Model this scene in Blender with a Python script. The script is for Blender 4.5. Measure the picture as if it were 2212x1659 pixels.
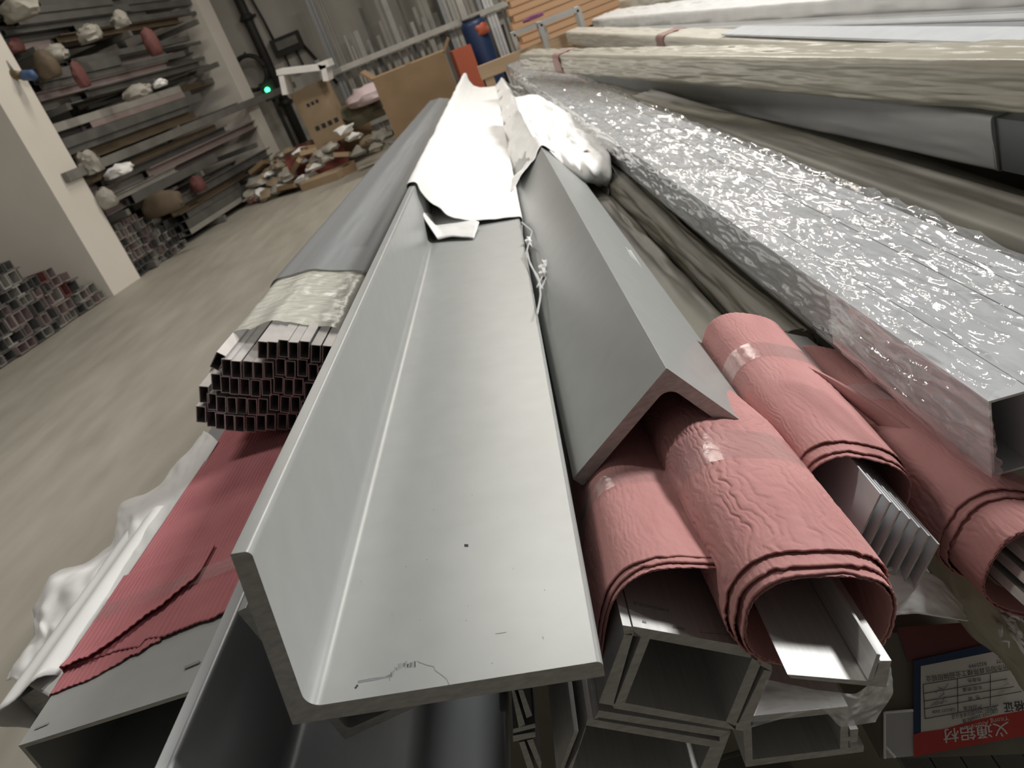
import bpy, math, random
import numpy as np
from mathutils import Matrix, Vector, Quaternion

# ---------------------------------------------------------------- camera, world, lights, exposure
for o in list(bpy.data.objects): bpy.data.objects.remove(o)
scene = bpy.context.scene
COL = scene.collection
W, H, FPX = 2212., 1659., 1800.
RHO, PITCH, YAW = math.radians(21.8), math.radians(23.4), math.radians(-6.762)
CAM = np.array([0, 0, 1.3])
_F = np.array([math.sin(YAW)*math.cos(PITCH), math.cos(YAW)*math.cos(PITCH), -math.sin(PITCH)])
_r0 = np.array([math.cos(YAW), -math.sin(YAW), 0]); _u0 = np.cross(_r0, _F)
CR = math.cos(RHO)*_r0 - math.sin(RHO)*_u0
CU = math.sin(RHO)*_r0 + math.cos(RHO)*_u0
cam = bpy.data.cameras.new('camera'); camo = bpy.data.objects.new('camera', cam); COL.objects.link(camo)
M = Matrix(((CR[0], CU[0], -_F[0], 0), (CR[1], CU[1], -_F[1], 0), (CR[2], CU[2], -_F[2], CAM[2]), (0, 0, 0, 1)))
camo.matrix_world = M
cam.sensor_width = 36; cam.lens = FPX/W*36; cam.clip_start = .01; cam.clip_end = 100
cam.dof.use_dof = True; cam.dof.focus_distance = .72; cam.dof.aperture_fstop = 15
scene.camera = camo
vs = scene.view_settings
vs.view_transform = 'Standard'; vs.look = 'None'; vs.gamma = 1; vs.use_curve_mapping = False; vs.exposure = -0.14

world = bpy.data.worlds.new('World'); scene.world = world; world.use_nodes = True
world.node_tree.nodes['Background'].inputs[0].default_value = (1.0, .95, .88, 1)
world.node_tree.nodes['Background'].inputs[1].default_value = .09

def area(name, loc, target, sx, sy, power, color=(1, 1, 1)):
    l = bpy.data.lights.new(name, 'AREA'); l.shape = 'RECTANGLE'; l.size = sx; l.size_y = sy; l.energy = power; l.color = color
    o = bpy.data.objects.new(name, l); COL.objects.link(o)
    o.location = loc
    o.rotation_euler = (Vector(target)-Vector(loc)).to_track_quat('-Z', 'Y').to_euler()
    return o
# daylight through the high side window on the right, and two rows of ceiling lamps
area('side_window_light', (4.2, 2.5, 3.55), (0, .9, .9), .8, .8, 330, (1.0, .985, .96))
area('ceiling_lamp_light', (1.2, 5.6, 4.6), (1.2, 5.6, 0), 1.4, .2, 80, (1.0, .96, .9))
area('ceiling_lamp_light', (-2.2, 9.5, 4.8), (-2.2, 9.5, 0), 2.0, .3, 70, (1.0, .93, .82))
area('ceiling_lamp_light', (1.5, 10.5, 4.8), (1.5, 10.5, 0), 2.0, .3, 160, (1.0, .93, .82))

area('ceiling_lamp_light', (-2.4, 2.6, 4.6), (-2.4, 2.6, 0), 1.4, .25, 78, (1.0, .95, .88))

# ---------------------------------------------------------------- helpers
A = np.array
def unit(v): v = A(v, float); return v/np.linalg.norm(v)
def ray(u, v): return CR*(u-W/2)/FPX - CU*(v-H/2)/FPX + _F
def PD(u, v, d): return CAM + ray(u, v)*d                       # pixel + depth
def PY(u, v, y): r = ray(u, v); return CAM + r*(y/r[1])          # pixel on the plane y = const
def PZ(u, v, z): r = ray(u, v); return CAM + r*((z-CAM[2])/r[2])  # pixel on the plane z = const
def PN(u, v, p0, n): r = ray(u, v); return CAM + r*(np.dot(A(p0)-CAM, n)/np.dot(r, n))
def frame(L, roll=0.):
    L = unit(L); e1 = unit(np.cross(L, [0, 0, 1])); e2 = np.cross(e1, L); c, s = math.cos(roll), math.sin(roll)
    return c*e1+s*e2, -s*e1+c*e2, L

ORG = {}
def worg(o): return ORG.get(o.name, np.zeros(3)) if o else np.zeros(3)
def tag(o, label=None, cat=None, group=None, kind=None):
    if label: o['label'] = label
    if cat: o['category'] = cat
    if group: o['group'] = group
    if kind: o['kind'] = kind
    return o
def thing(name, label, cat, loc, group=None):
    o = bpy.data.objects.new(name, None); COL.objects.link(o); o.empty_display_size = .05
    o.location = loc; ORG[o.name] = A(loc, float)
    return tag(o, label, cat, group)
def mesh(name, verts, faces, mat, parent=None, smooth=False, org=None):
    """one mesh object from world-space vertices"""
    V = A(verts, float).reshape(-1, 3)
    if parent is not None: o0 = worg(parent)
    elif org is not None: o0 = A(org, float)
    else:
        o0 = (V.min(0)+V.max(0))/2; o0[2] = V[:, 2].min()
    me = bpy.data.meshes.new(name); me.from_pydata((V-o0).tolist(), [], [list(map(int, f)) for f in faces]); me.update()
    if smooth: me.polygons.foreach_set('use_smooth', [True]*len(me.polygons))
    for m in (mat if isinstance(mat, (list, tuple)) else [mat]): me.materials.append(m)
    o = bpy.data.objects.new(name, me); COL.objects.link(o)
    if parent is not None: o.parent = parent
    else: o.location = o0
    ORG[o.name] = o0
    return o
def fixn(o):
    import bmesh
    bm = bmesh.new(); bm.from_mesh(o.data); bmesh.ops.recalc_face_normals(bm, faces=bm.faces); bm.to_mesh(o.data); bm.free()
    return o
def sharp(o, deg=35):
    o.data.polygons.foreach_set('use_smooth', [True]*len(o.data.polygons))
    o.data.set_sharp_from_angle(angle=math.radians(deg)); return o

class MB:
    def __init__(s): s.v = []; s.f = []; s.m = []
    def add(s, V, F, mi=0):
        n = len(s.v); s.v += [tuple(p) for p in V]; s.f += [[i+n for i in f] for f in F]; s.m += [mi]*len(F); return s
    def prism(s, loop, vec, mi=0, cap=None):
        n = len(loop); loop = [A(p, float) for p in loop]; vec = A(vec, float)
        V = loop+[p+vec for p in loop]
        F = [[i, (i+1) % n, (i+1) % n+n, i+n] for i in range(n)]
        s.add(V, F, mi)
        k = len(s.v)-2*n
        s.f += [[k+i for i in range(n)][::-1], [k+n+i for i in range(n)]]; s.m += [mi if cap is None else cap]*2
        return s
    def box(s, c, h, R=None, mi=0):
        c = A(c, float); R = np.eye(3) if R is None else A(R)
        V = [c+R@(A([x, y, z])*h) for z in (-1, 1) for x, y in ((-1, -1), (1, -1), (1, 1), (-1, 1))]
        s.add(V, [[3, 2, 1, 0], [4, 5, 6, 7], [0, 1, 5, 4], [1, 2, 6, 5], [2, 3, 7, 6], [3, 0, 4, 7]], mi); return s
    def tube(s, pts, r, n=8, mi=0):
        pts = [A(p, float) for p in pts]; V = []; F = []
        ref = None
        for i, p in enumerate(pts):
            t = unit(pts[min(i+1, len(pts)-1)]-pts[max(i-1, 0)])
            if ref is None: ref = unit(np.cross(t, [.3, .2, .9] if abs(t[2]) < .9 else [1, 0, 0]))
            ref = unit(ref-t*np.dot(ref, t)); b = np.cross(t, ref); rr = r[i] if hasattr(r, '__len__') else r
            V += [p+rr*(math.cos(2*math.pi*k/n)*ref+math.sin(2*math.pi*k/n)*b) for k in range(n)]
        for i in range(len(pts)-1):
            F += [[i*n+k, i*n+(k+1) % n, (i+1)*n+(k+1) % n, (i+1)*n+k] for k in range(n)]
        F += [list(range(n))[::-1], [(len(pts)-1)*n+k for k in range(n)]]
        s.add(V, F, mi); return s
    def build(s, name, mat, parent=None, smooth=False, org=None, fix=True):
        o = mesh(name, s.v, s.f, mat, parent, smooth, org)
        o.data.polygons.foreach_set('material_index', s.m)
        if fix: fixn(o)
        return o

def round2d(pts, radii, seg=6):
    out = []; n = len(pts); pts = [A(p, float) for p in pts]
    for i, p in enumerate(pts):
        r = radii[i] if hasattr(radii, '__len__') else radii
        if r <= 0: out.append(p); continue
        a = unit(pts[i-1]-p); b = unit(pts[(i+1) % n]-p)
        ang = math.acos(max(-1, min(1, a@b))); d = r/math.tan(ang/2); c = p+unit(a+b)*(r/math.sin(ang/2))
        s0 = p+a*d-c; s1 = p+b*d-c
        a0 = math.atan2(s0[1], s0[0]); a1 = math.atan2(s1[1], s1[0]); da = (a1-a0+math.pi) % (2*math.pi)-math.pi
        out += [c+r*A([math.cos(a0+da*k/seg), math.sin(a0+da*k/seg)]) for k in range(seg+1)]
    return out

# vectorised value noise
def _h(ix, iy, sd):
    n = (ix.astype(np.int64)*374761393 + iy.astype(np.int64)*668265263 + sd*974711) & 0x7fffffff
    n = ((n ^ (n >> 13))*1274126177) & 0x7fffffff
    return ((n ^ (n >> 16)) & 0xffff)/65535.
def vn(x, y, sd=0):
    x = np.asarray(x, float); y = np.asarray(y, float)
    x, y = np.broadcast_arrays(x, y)
    ix = np.floor(x); iy = np.floor(y); fx = x-ix; fy = y-iy
    fx = fx*fx*(3-2*fx); fy = fy*fy*(3-2*fy)
    a = _h(ix, iy, sd); b = _h(ix+1, iy, sd); c = _h(ix, iy+1, sd); d = _h(ix+1, iy+1, sd)
    return (a*(1-fx)+b*fx)*(1-fy)+(c*(1-fx)+d*fx)*fy
def fbm(x, y, sd=0, o=3):
    r = 0; a = .5
    for i in range(o): r = r+a*vn(x*2**i, y*2**i, sd+i*7); a *= .5
    return r
def grid(V, mat, name, parent=None, closed=False, smooth=True, thick=0., org=None):
    """V: (ns, nt, 3) surface grid"""
    ns, nt = V.shape[:2]; idx = np.arange(ns*nt).reshape(ns, nt)
    F = []
    m = nt if closed else nt-1
    j = np.arange(m); jn = (j+1) % nt
    for i in range(ns-1):
        F.append(np.stack([idx[i, j], idx[i, jn], idx[i+1, jn], idx[i+1, j]], 1))
    o = mesh(name, V.reshape(-1, 3), np.concatenate(F).tolist(), mat, parent, smooth, org)
    if thick:
        md = o.modifiers.new('thickness', 'SOLIDIFY'); md.thickness = thick; md.offset = 0
    return o

# ---------------------------------------------------------------- materials
MATS = {}
def nm(name):
    m = bpy.data.materials.new(name); m.use_nodes = True; MATS[name] = m
    nt = m.node_tree; return m, nt, nt.nodes['Principled BSDF']
def noise(nt, scale, detail=3, mapping=(1, 1, 1), rough=.5):
    tc = nt.nodes.new('ShaderNodeTexCoord'); mp = nt.nodes.new('ShaderNodeMapping'); n = nt.nodes.new('ShaderNodeTexNoise')
    mp.inputs['Scale'].default_value = mapping; n.inputs['Scale'].default_value = scale; n.inputs['Detail'].default_value = detail; n.inputs['Roughness'].default_value = rough
    nt.links.new(tc.outputs['Object'], mp.inputs[0]); nt.links.new(mp.outputs[0], n.inputs['Vector']); return n
def ramp(nt, src, stops):
    r = nt.nodes.new('ShaderNodeValToRGB'); e = r.color_ramp.elements
    e[0].position, e[0].color = stops[0][0], (*stops[0][1], 1)
    e[1].position, e[1].color = stops[-1][0], (*stops[-1][1], 1)
    for p, c in stops[1:-1]: q = e.new(p); q.color = (*c, 1)
    nt.links.new(src, r.inputs[0]); return r
def bump(nt, b, src, strength, dist=.001):
    bp = nt.nodes.new('ShaderNodeBump'); bp.inputs['Strength'].default_value = strength; bp.inputs['Distance'].default_value = dist
    nt.links.new(src, bp.inputs['Height']); nt.links.new(bp.outputs[0], b.inputs['Normal']); return bp
def mat(name, c1, c2=None, rough=.5, metal=0., nscale=20, mapping=(1, 1, 1), bstr=0., bdist=.001, bscale=None, spec=.5, detail=3, trans=0., bmap=None):
    m, nt, b = nm(name)
    b.inputs['Base Color'].default_value = (*c1, 1); b.inputs['Roughness'].default_value = rough; b.inputs['Metallic'].default_value = metal
    b.inputs['Specular IOR Level'].default_value = spec
    if c2 is not None:
        n = noise(nt, nscale, detail, mapping); r = ramp(nt, n.outputs['Fac'], [(.3, c1), (.7, c2)]); nt.links.new(r.outputs[0], b.inputs['Base Color'])
    if bstr:
        n2 = noise(nt, bscale or nscale, 4, bmap or mapping); bump(nt, b, n2.outputs['Fac'], bstr, bdist)
    return m
alu = mat('satin_aluminium', (.36, .37, .36), (.385, .395, .385), rough=.34, metal=.25, nscale=30, bstr=.05, bdist=.0003, bscale=1800)
alu_dark = mat('dull_grey_aluminium', (.30, .315, .33), (.35, .36, .37), rough=.42, metal=.6, nscale=12, bstr=.03, bdist=.0003, bscale=900)
alu_cut = mat('sawn_aluminium', (.34, .335, .32), (.46, .45, .43), rough=.5, metal=.5, nscale=90, mapping=(1, 1, 3), bstr=.35, bdist=.0004, bscale=260)
alu_brush = mat('mill_aluminium', (.58, .58, .565), (.68, .68, .665), rough=.4, metal=.5, nscale=60, mapping=(6, .15, 6), bstr=.05, bdist=.0003, bscale=200, bmap=(6, .15, 6))
alu_pale = mat('pale_aluminium', (.56, .575, .59), (.62, .635, .65), rough=.4, metal=.2, nscale=20)
tube_alu = mat('thin_tube_aluminium', (.50, .48, .47), (.57, .55, .54), rough=.38, metal=.6, nscale=50)
foam = mat('white_foam_sheet', (.80, .79, .765), (.86, .85, .83), rough=.75, nscale=14, bstr=.12, bdist=.002, bscale=40)
foam_thin = mat('thin_white_film', (.74, .74, .73), (.82, .82, .81), rough=.42, nscale=10, bstr=.15, bdist=.003, bscale=30)
crepe = mat('pink_crepe_paper', (.46, .22, .212), (.545, .28, .268), rough=.85, nscale=25, mapping=(1, .35, 1), bstr=.5, bdist=.0012, bscale=260, bmap=(1, .35, 1), spec=.2)
crepe_dk = mat('deep_pink_crepe_paper', (.44, .15, .165), (.50, .185, .20), rough=.85, nscale=18, bstr=.3, bdist=.0008, bscale=300, bmap=(1, .2, 1), spec=.2)
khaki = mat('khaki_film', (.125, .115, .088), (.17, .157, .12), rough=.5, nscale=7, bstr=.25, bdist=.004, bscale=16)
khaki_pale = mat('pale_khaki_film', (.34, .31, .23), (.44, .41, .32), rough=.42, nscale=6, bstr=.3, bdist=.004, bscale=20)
cream = mat('cream_plastic_wrap', (.40, .375, .30), (.48, .45, .37), rough=.3, nscale=5, bstr=.35, bdist=.005, bscale=18)
cream_lt = mat('pale_cream_plastic_wrap', (.66, .63, .54), (.74, .71, .62), rough=.3, nscale=5, bstr=.3, bdist=.005, bscale=18)
greyfoam = mat('grey_foam_wrap', (.44, .44, .43), (.50, .50, .485), rough=.8, nscale=6, bstr=.2, bdist=.003, bscale=25)
black = mat('dark_void', (.012, .012, .012), rough=.9)
ink = mat('black_ink', (.03, .03, .035), rough=.7)
inkgrey = mat('grey_ink', (.25, .25, .25), rough=.7)
card = mat('brown_cardboard', (.27, .185, .105), (.32, .22, .13), rough=.85, nscale=4)
card_lt = mat('tan_cardboard', (.34, .25, .155), (.39, .29, .185), rough=.85, nscale=4)
maroon = mat('maroon_cardboard', (.20, .05, .045), (.26, .075, .06), rough=.8, nscale=5)
woodm = mat('orange_plywood', (.62, .36, .19), (.72, .45, .26), rough=.6, nscale=6, mapping=(.3, 4, 8))
wood_dk = mat('dark_plywood', (.30, .19, .10), (.38, .25, .14), rough=.7, nscale=6, mapping=(.3, 4, 8))
woodbeam = mat('timber_beam', (.40, .28, .17), (.48, .34, .21), rough=.75, nscale=8, mapping=(.4, 4, 6))
pinkbag = mat('pink_plastic_bag', (.66, .52, .54), (.72, .60, .62), rough=.45, nscale=4)
redp = mat('red_paper', (.36, .03, .025), (.30, .025, .02), rough=.6, nscale=10)
bluep = mat('blue_plastic', (.012, .03, .09), rough=.45)
orangep = mat('orange_plastic', (.42, .10, .05), rough=.5)
whitep = mat('white_label_paper', (.60, .595, .55), (.66, .655, .61), rough=.6, nscale=12)
labelblue = mat('label_blue', (.012, .035, .10), rough=.5)
labelred = mat('label_red', (.42, .035, .028), (.48, .05, .035), rough=.45, nscale=14)
labelwhite = mat('label_lettering_white', (.60, .55, .52), rough=.5)
darkred = mat('dark_red_print_film', (.12, .025, .022), (.17, .05, .045), rough=.4, nscale=10)
iron = mat('dark_iron', (.035, .033, .03), (.05, .047, .043), rough=.6, metal=.3, nscale=8)
steel = mat('grey_painted_steel', (.17, .165, .15), (.22, .215, .195), rough=.55, metal=.2, nscale=6)
galv = mat('galvanised_steel', (.42, .41, .385), (.5, .49, .46), rough=.5, metal=.3, nscale=8)
plaster = mat('dirty_white_plaster', (.50, .475, .43), (.58, .555, .505), rough=.9, nscale=1.2, bstr=.1, bdist=.01, bscale=6, detail=6)
plaster2 = mat('cream_white_paint', (.70, .655, .585), (.76, .715, .645), rough=.85, nscale=1.5, detail=5)
brownw = mat('brown_paper', (.26, .20, .13), (.31, .24, .16), rough=.85, nscale=6)
led, nt_, b_ = nm('green_lamp'); b_.inputs['Emission Color'].default_value = (.05, 1, .35, 1); b_.inputs['Emission Strength'].default_value = 6; b_.inputs['Base Color'].default_value = (.05, .5, .2, 1)

def floor_mat():
    m, nt, b = nm('worn_concrete')
    n = noise(nt, .9, 8, (1, .35, 1), .6); r = ramp(nt, n.outputs['Fac'], [(.25, (.33, .305, .255)), (.5, (.40, .375, .32)), (.8, (.46, .43, .37))])
    n2 = noise(nt, 6, 6, (1, .25, 1)); r2 = ramp(nt, n2.outputs['Fac'], [(.3, (.82, .82, .82)), (.7, (1.05, 1.05, 1.05))])
    mx = nt.nodes.new('ShaderNodeMix'); mx.data_type = 'RGBA'; mx.blend_type = 'MULTIPLY'; mx.inputs[0].default_value = 1
    nt.links.new(r.outputs[0], mx.inputs[6]); nt.links.new(r2.outputs[0], mx.inputs[7]); nt.links.new(mx.outputs[2], b.inputs['Base Color'])
    b.inputs['Roughness'].default_value = .55
    n3 = noise(nt, 40, 5); bump(nt, b, n3.outputs['Fac'], .1, .004)
    return m
concrete = floor_mat()

def film_mat(name, alpha, tint, rough, bscale, bstr, bdist, bmap=(1, 1, 1), gl=1.0, refl=.06):
    """clear plastic film: mostly transparent, mirror-like glints on the wrinkles, a little milky"""
    m, nt, b = nm(name); nt.nodes.remove(b); out = nt.nodes['Material Output']
    tr = nt.nodes.new('ShaderNodeBsdfTransparent'); gls = nt.nodes.new('ShaderNodeBsdfGlossy'); df = nt.nodes.new('ShaderNodeBsdfDiffuse')
    gls.inputs['Roughness'].default_value = rough; df.inputs[0].default_value = (*tint, 1); gls.inputs[0].default_value = (gl, gl, gl, 1)
    n = noise(nt, bscale, 5, bmap, .6)
    bp = nt.nodes.new('ShaderNodeBump'); bp.inputs['Strength'].default_value = bstr; bp.inputs['Distance'].default_value = bdist; nt.links.new(n.outputs['Fac'], bp.inputs['Height'])
    nt.links.new(bp.outputs[0], gls.inputs['Normal'])
    lw = nt.nodes.new('ShaderNodeLayerWeight'); lw.inputs['Blend'].default_value = .5; nt.links.new(bp.outputs[0], lw.inputs['Normal'])
    pw = nt.nodes.new('ShaderNodeMath'); pw.operation = 'POWER'; pw.inputs[1].default_value = 3.5; nt.links.new(lw.outputs['Facing'], pw.inputs[0])
    fr = nt.nodes.new('ShaderNodeMath'); fr.operation = 'MULTIPLY_ADD'; fr.inputs[1].default_value = .75; fr.inputs[2].default_value = refl; nt.links.new(pw.outputs[0], fr.inputs[0])
    m1 = nt.nodes.new('ShaderNodeMixShader'); m1.inputs[0].default_value = alpha; nt.links.new(tr.outputs[0], m1.inputs[1]); nt.links.new(df.outputs[0], m1.inputs[2])
    m2 = nt.nodes.new('ShaderNodeMixShader'); nt.links.new(fr.outputs[0], m2.inputs[0]); nt.links.new(m1.outputs[0], m2.inputs[1]); nt.links.new(gls.outputs[0], m2.inputs[2])
    nt.links.new(m2.outputs[0], out.inputs['Surface']); return m
film = film_mat('clear_film', .10, (.8, .82, .84), .07, 30, .45, .005, (1.3, .55, 1.3), refl=.09)
film_skirt = film_mat('hazy_film', .16, (.7, .7, .72), .1, 22, .5, .006, refl=.07)
film_soft = film_mat('milky_film', .45, (.70, .71, .72), .3, 30, .6, .004)
tape = film_mat('clear_tape', .05, (.8, .8, .8), .16, 60, .6, .002)
yellowtape = film_mat('yellowed_tape', .72, (.66, .66, .56), .22, 30, .6, .004, (1, 2.5, 1))

# ---------------------------------------------------------------- setting
RD = unit([.181, .983, 0]); RN = A([-RD[1], RD[0], 0])            # along the left wall / into it
PIER = A([-4.62, 9.33, 0])
mb = MB(); mb.box((2, 9, -.05), (9, 14, .05)); tag(mb.build('floor', concrete, org=(2, 9, 0)), 'worn grey-beige concrete floor of the workshop', 'floor', kind='structure')
def wallbox(name, p, along, la, perp, lp, h, m, label, z0=0):
    p = A(p, float); along = A(along); perp = A(perp)
    mb = MB(); mb.prism([p+[0, 0, z0], p+along*la+[0, 0, z0], p+along*la+perp*lp+[0, 0, z0], p+perp*lp+[0, 0, z0]], [0, 0, h-z0])
    return tag(mb.build(name, m, org=p), label, 'wall', kind='structure')
wl0 = PIER + RN*1.75 - RD*9
wallbox('wall_left', wl0, RD, 16.2, RN, .2, 5, plaster, 'dirty pale plaster wall behind the storage racks')
wallbox('trim_1', PIER - RD*.55, RD, .55, RN, 1.75, 5, plaster2, 'cream painted pier with a bright aisle face')
P2 = A([-3.82, 14.0, 0])
wallbox('trim_2', P2 - RD*.3, RD, .42, RN, 1.9, 5, plaster2, 'far cream painted pier behind the loaded rack')
bw = A([-6.5, 16.2, 0])
wallbox('wall_back', bw, (1, 0, 0), 16, (0, 1, 0), .2, 5, plaster, 'grey plaster end wall behind the leaning bars')

# ---------------------------------------------------------------- the two big angles
LBIG = unit(PD(1047, 67, 1)-CAM)
def angle_section(corner, da, db, la, lb, t, r_in, r_toe):
    """2-D outline of an angle in the (da, db) frame: da = first leg, db = second leg"""
    pts = [(0, 0), (lb, 0), (lb, t), (t, t), (t, la), (0, la)]
    return round2d(pts, [.0008, .0008, r_toe, r_in, r_toe, .0008], 7)
def build_angle(name, parent, corner, da, db, L, la, lb, t, length, m, mc, r_in=.012, r_toe=.005):
    o2 = angle_section(corner, da, db, la, lb, t, r_in, r_toe)
    loop = [A(corner)+p[0]*db+p[1]*da for p in o2]
    o = MB().prism(loop, L*length, 0, 1).build(name, [m, mc], parent); return sharp(o, 30)
def ortho(L, c, pa):
    da = A(pa)-c; da = unit(da-L*(da@L)); db = np.cross(L, da); return da, db

c1 = PD(632, 1566, .55); pa1 = PN(497, 1197, c1, LBIG); da1, db1 = ortho(LBIG, c1, pa1)
big = thing('aluminium_angle', 'thick satin aluminium angle lying open like a trough, its far half in white foam', 'angle bar', c1)
build_angle('angle_bar', big, c1, da1, db1, LBIG, .1365, .2085, .0128, 6.0, alu, alu_cut, .011, .0045)
def proj(p):
    q = A(p)-CAM; z = q@_F; return W/2+FPX*(q@CR)/z, H/2-FPX*(q@CU)/z
def s_at_v(p, L, v, lo=.0, hi=6.):
    for _ in range(50):
        m = (lo+hi)/2
        if proj(p+L*m)[1] > v: lo = m
        else: hi = m
    return lo
def resample(path, n, closed=False):
    P = [A(p, float) for p in path]
    if closed: P.append(P[0])
    P = A(P); d = np.r_[0, np.cumsum(np.linalg.norm(np.diff(P, axis=0), axis=1))]
    t = np.linspace(0, d[-1], n+1)[:-1] if closed else np.linspace(0, d[-1], n)
    return np.stack([np.interp(t, d, P[:, k]) for k in range(P.shape[1])], 1)
def smooth_loop(P, it=3, closed=True):
    for _ in range(it):
        Q = P.copy()
        if closed: P = (np.roll(P, 1, 0)+2*P+np.roll(P, -1, 0))/4
        else: Q[1:-1] = (P[:-2]+2*P[1:-1]+P[2:])/4; P = Q
    return P

def sheet_along(name, parent, m, O, e1, e2, L, loop, s0, s1, ns, amp=.002, fx=40, fs=6, seed=1, closed=True, thick=.0012, power=1., out=None, shift=None):
    """sheet following a section path (2-D, metres) along L from s0(t) to s1"""
    P = A(loop); nt = len(P)
    nrm = np.roll(P, -1, 0)-np.roll(P, 1, 0)
    if not closed: nrm[0] = P[1]-P[0]; nrm[-1] = P[-1]-P[-2]
    nrm = np.stack([nrm[:, 1], -nrm[:, 0]], 1); nrm /= np.linalg.norm(nrm, axis=1)[:, None]+1e-9
    t = np.linspace(0, 1, nt); u = np.linspace(0, 1, ns)**power
    S0 = s0(t) if callable(s0) else np.full(nt, s0)
    S = S0[None, :] + (s1-S0)[None, :]*u[:, None]
    tt = np.arange(nt)/nt
    disp = amp*(fbm(tt[None, :]*fx, S*fs, seed)-.45)*2
    if closed:                                   # hide the seam of the noise
        w = np.clip(np.minimum(tt, 1-tt)*12, 0, 1)[None, :]; disp = disp*w
    if out is not None: disp = disp+out(S, tt[None, :])
    X = P[None, :, 0]+nrm[None, :, 0]*disp; Y = P[None, :, 1]+nrm[None, :, 1]*disp
    if shift is not None: dx, dy = shift(S); X = X+dx; Y = Y+dy
    V = A(O)[None, None]+X[..., None]*e1+Y[..., None]*e2+S[..., None]*L
    return grid(V, m, name, parent, closed, True, thick)

# foam over the far half of the trough angle
sL = s_at_v(c1+da1*.1365, LBIG, 412); sR = s_at_v(c1+db1*.2085, LBIG, 484)
path = [(.2135, -.004), (.2135, .017), (.16, .019), (.10, .026), (.055, .046), (.03, .085), (.016, .1425), (-.005, .1425), (-.005, -.005)]
loop = smooth_loop(resample(path, 130, True), 2)
tpar = np.linspace(0, 1, 130)
def foam_s0(t):
    # edge runs from the toe of the flange, dips towards the camera over the hollow and ends on the upright leg
    k = [0, .06, .30, .40, .50, .60, .66, .72, 1]
    v = [sR, sR, sR+.01, sR-.10, sR-.10, sL-.06, sL, sL, sL+.05]
    return np.interp(t, k, v)
sheet_along('foam_wrap', big, foam, c1, db1, da1, LBIG, loop, foam_s0, 6.03, 150, .0035, 22, 5, 3, True, .0016, 1.7)

# loose flap of the foam drooping into the hollow
def flap_rows(spec): return A([[PN(u, v, c1+da1*(.0128+h), unit(da1+db1*k)) for u, v, h, k in r] for r in spec])
P = flap_rows([[(893, 415, .10, .9), (925, 440, .035, .3), (980, 463, .016, 0), (1035, 480, .012, 0)], [(903, 440, .085, .9), (935, 478, .022, .2), (985, 488, .012, 0), (1033, 487, .010, 0)],
               [(918, 475, .06, .8), (946, 517, .006, 0), (978, 511, .008, 0), (1024, 514, .004, 0)]])
P = A([resample(r, 30) for r in P]); P = A([resample(P[:, j], 18) for j in range(30)]).transpose(1, 0, 2); P = smooth_loop(P, 2, False)
ii, jj = np.meshgrid(np.arange(18)/18, np.arange(30)/30, indexing='ij'); P = P+(.004*(fbm(ii*4, jj*6, 5)-.45))[..., None]*da1
grid(P, foam, 'foam_flap', big, False, True, .0016)
# scuffs and specks on its flange
cz = lambda x, y: (400+x/2.328, 1050+y/2.328)
nf = da1; pf = c1+da1*.01285
def fl_pt(x, y): return PN(*cz(x, y), pf, nf)
rng = random.Random(12)
def scuff(pts, wd, m):
    for (xa, ya), (xb, yb) in zip(pts[:-1], pts[1:]):
        d = unit([xb-xa, yb-ya]); n = A([-d[1], d[0]])*wd/2
        MB().prism([fl_pt(*(A(q)+sg*n)) for q, sg in (((xa, ya), -1), ((xb, yb), -1), ((xb, yb), 1), ((xa, ya), 1))], nf*.0001).build('scuff_mark', m, big)
scuff([(855, 1018), (868, 1000)], 9, ink)
for k in range(4): scuff([(868, 990-k*3), (940, 978-k*3+rng.uniform(-3, 3)), (1000, 965-k*2), (1040, 958-k*5)], 2.5, inkgrey)
for k in range(22):
    x = 1030+k*6; y = 960-60*math.sin(min(1, k/12)*1.5)-rng.uniform(0, 8); scuff([(x, y-rng.uniform(4, 16)), (x+rng.uniform(-2, 2), y+rng.uniform(4, 20))], rng.uniform(1.5, 5), inkgrey if rng.random() < .75 else ink)
scuff([(1165, 880), (1215, 900), (1252, 908), (1255, 925), (1290, 950), (1315, 970), (1328, 998)], 4, inkgrey)
scuff([(1560, 743), (1590, 739), (1615, 735)], 3, inkgrey)
for k in range(16):
    x, y = rng.uniform(850, 1900), rng.uniform(30, 950); scuff([(x, y), (x+4, y+2)], rng.uniform(2, 4), inkgrey)
scuff([(1404, 298), (1424, 300)], 13, ink)
# ridge angle
c2 = PD(1440, 795, .75); L2 = unit(PD(1036, 84, 1)-CAM); pa2 = PN(1237, 1035, c2, L2)
# legs run down-left (da) and down-right
da2 = A(pa2)-c2; da2 = unit(da2-L2*(da2@L2)); db2 = np.cross(L2, da2)
if (PN(1690, 975, c2, L2)-c2)@db2 < 0: db2 = -db2
ridge = thing('aluminium_angle', 'satin aluminium angle lying ridge-up with a pinkish sawn end, far half in crumpled foam', 'angle bar', c2)
o2 = angle_section(c2, da2, db2, .1385, .1425, .0128, .013, .002)
loop3 = [c2+p[0]*db2+p[1]*da2 for p in o2]
sharp(MB().prism(loop3, L2*6.0, 0, 1).build('angle_bar', [alu, alu_cut], ridge), 30)
s2 = s_at_v(c2, L2, 318)
path = [(.0, -.008), (.05, -.010), (.085, -.035), (.115, -.085), (.16, -.085), (.205, -.05), (.215, -.02), (.20, .012), (.16, .03), (.10, .03), (.03, .05), (.02, .10), (.018, .15), (-.004, .162), (-.014, .145), (-.008, .07), (-.007, .0)]
loop = smooth_loop(resample(path, 150, True), 2)
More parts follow.
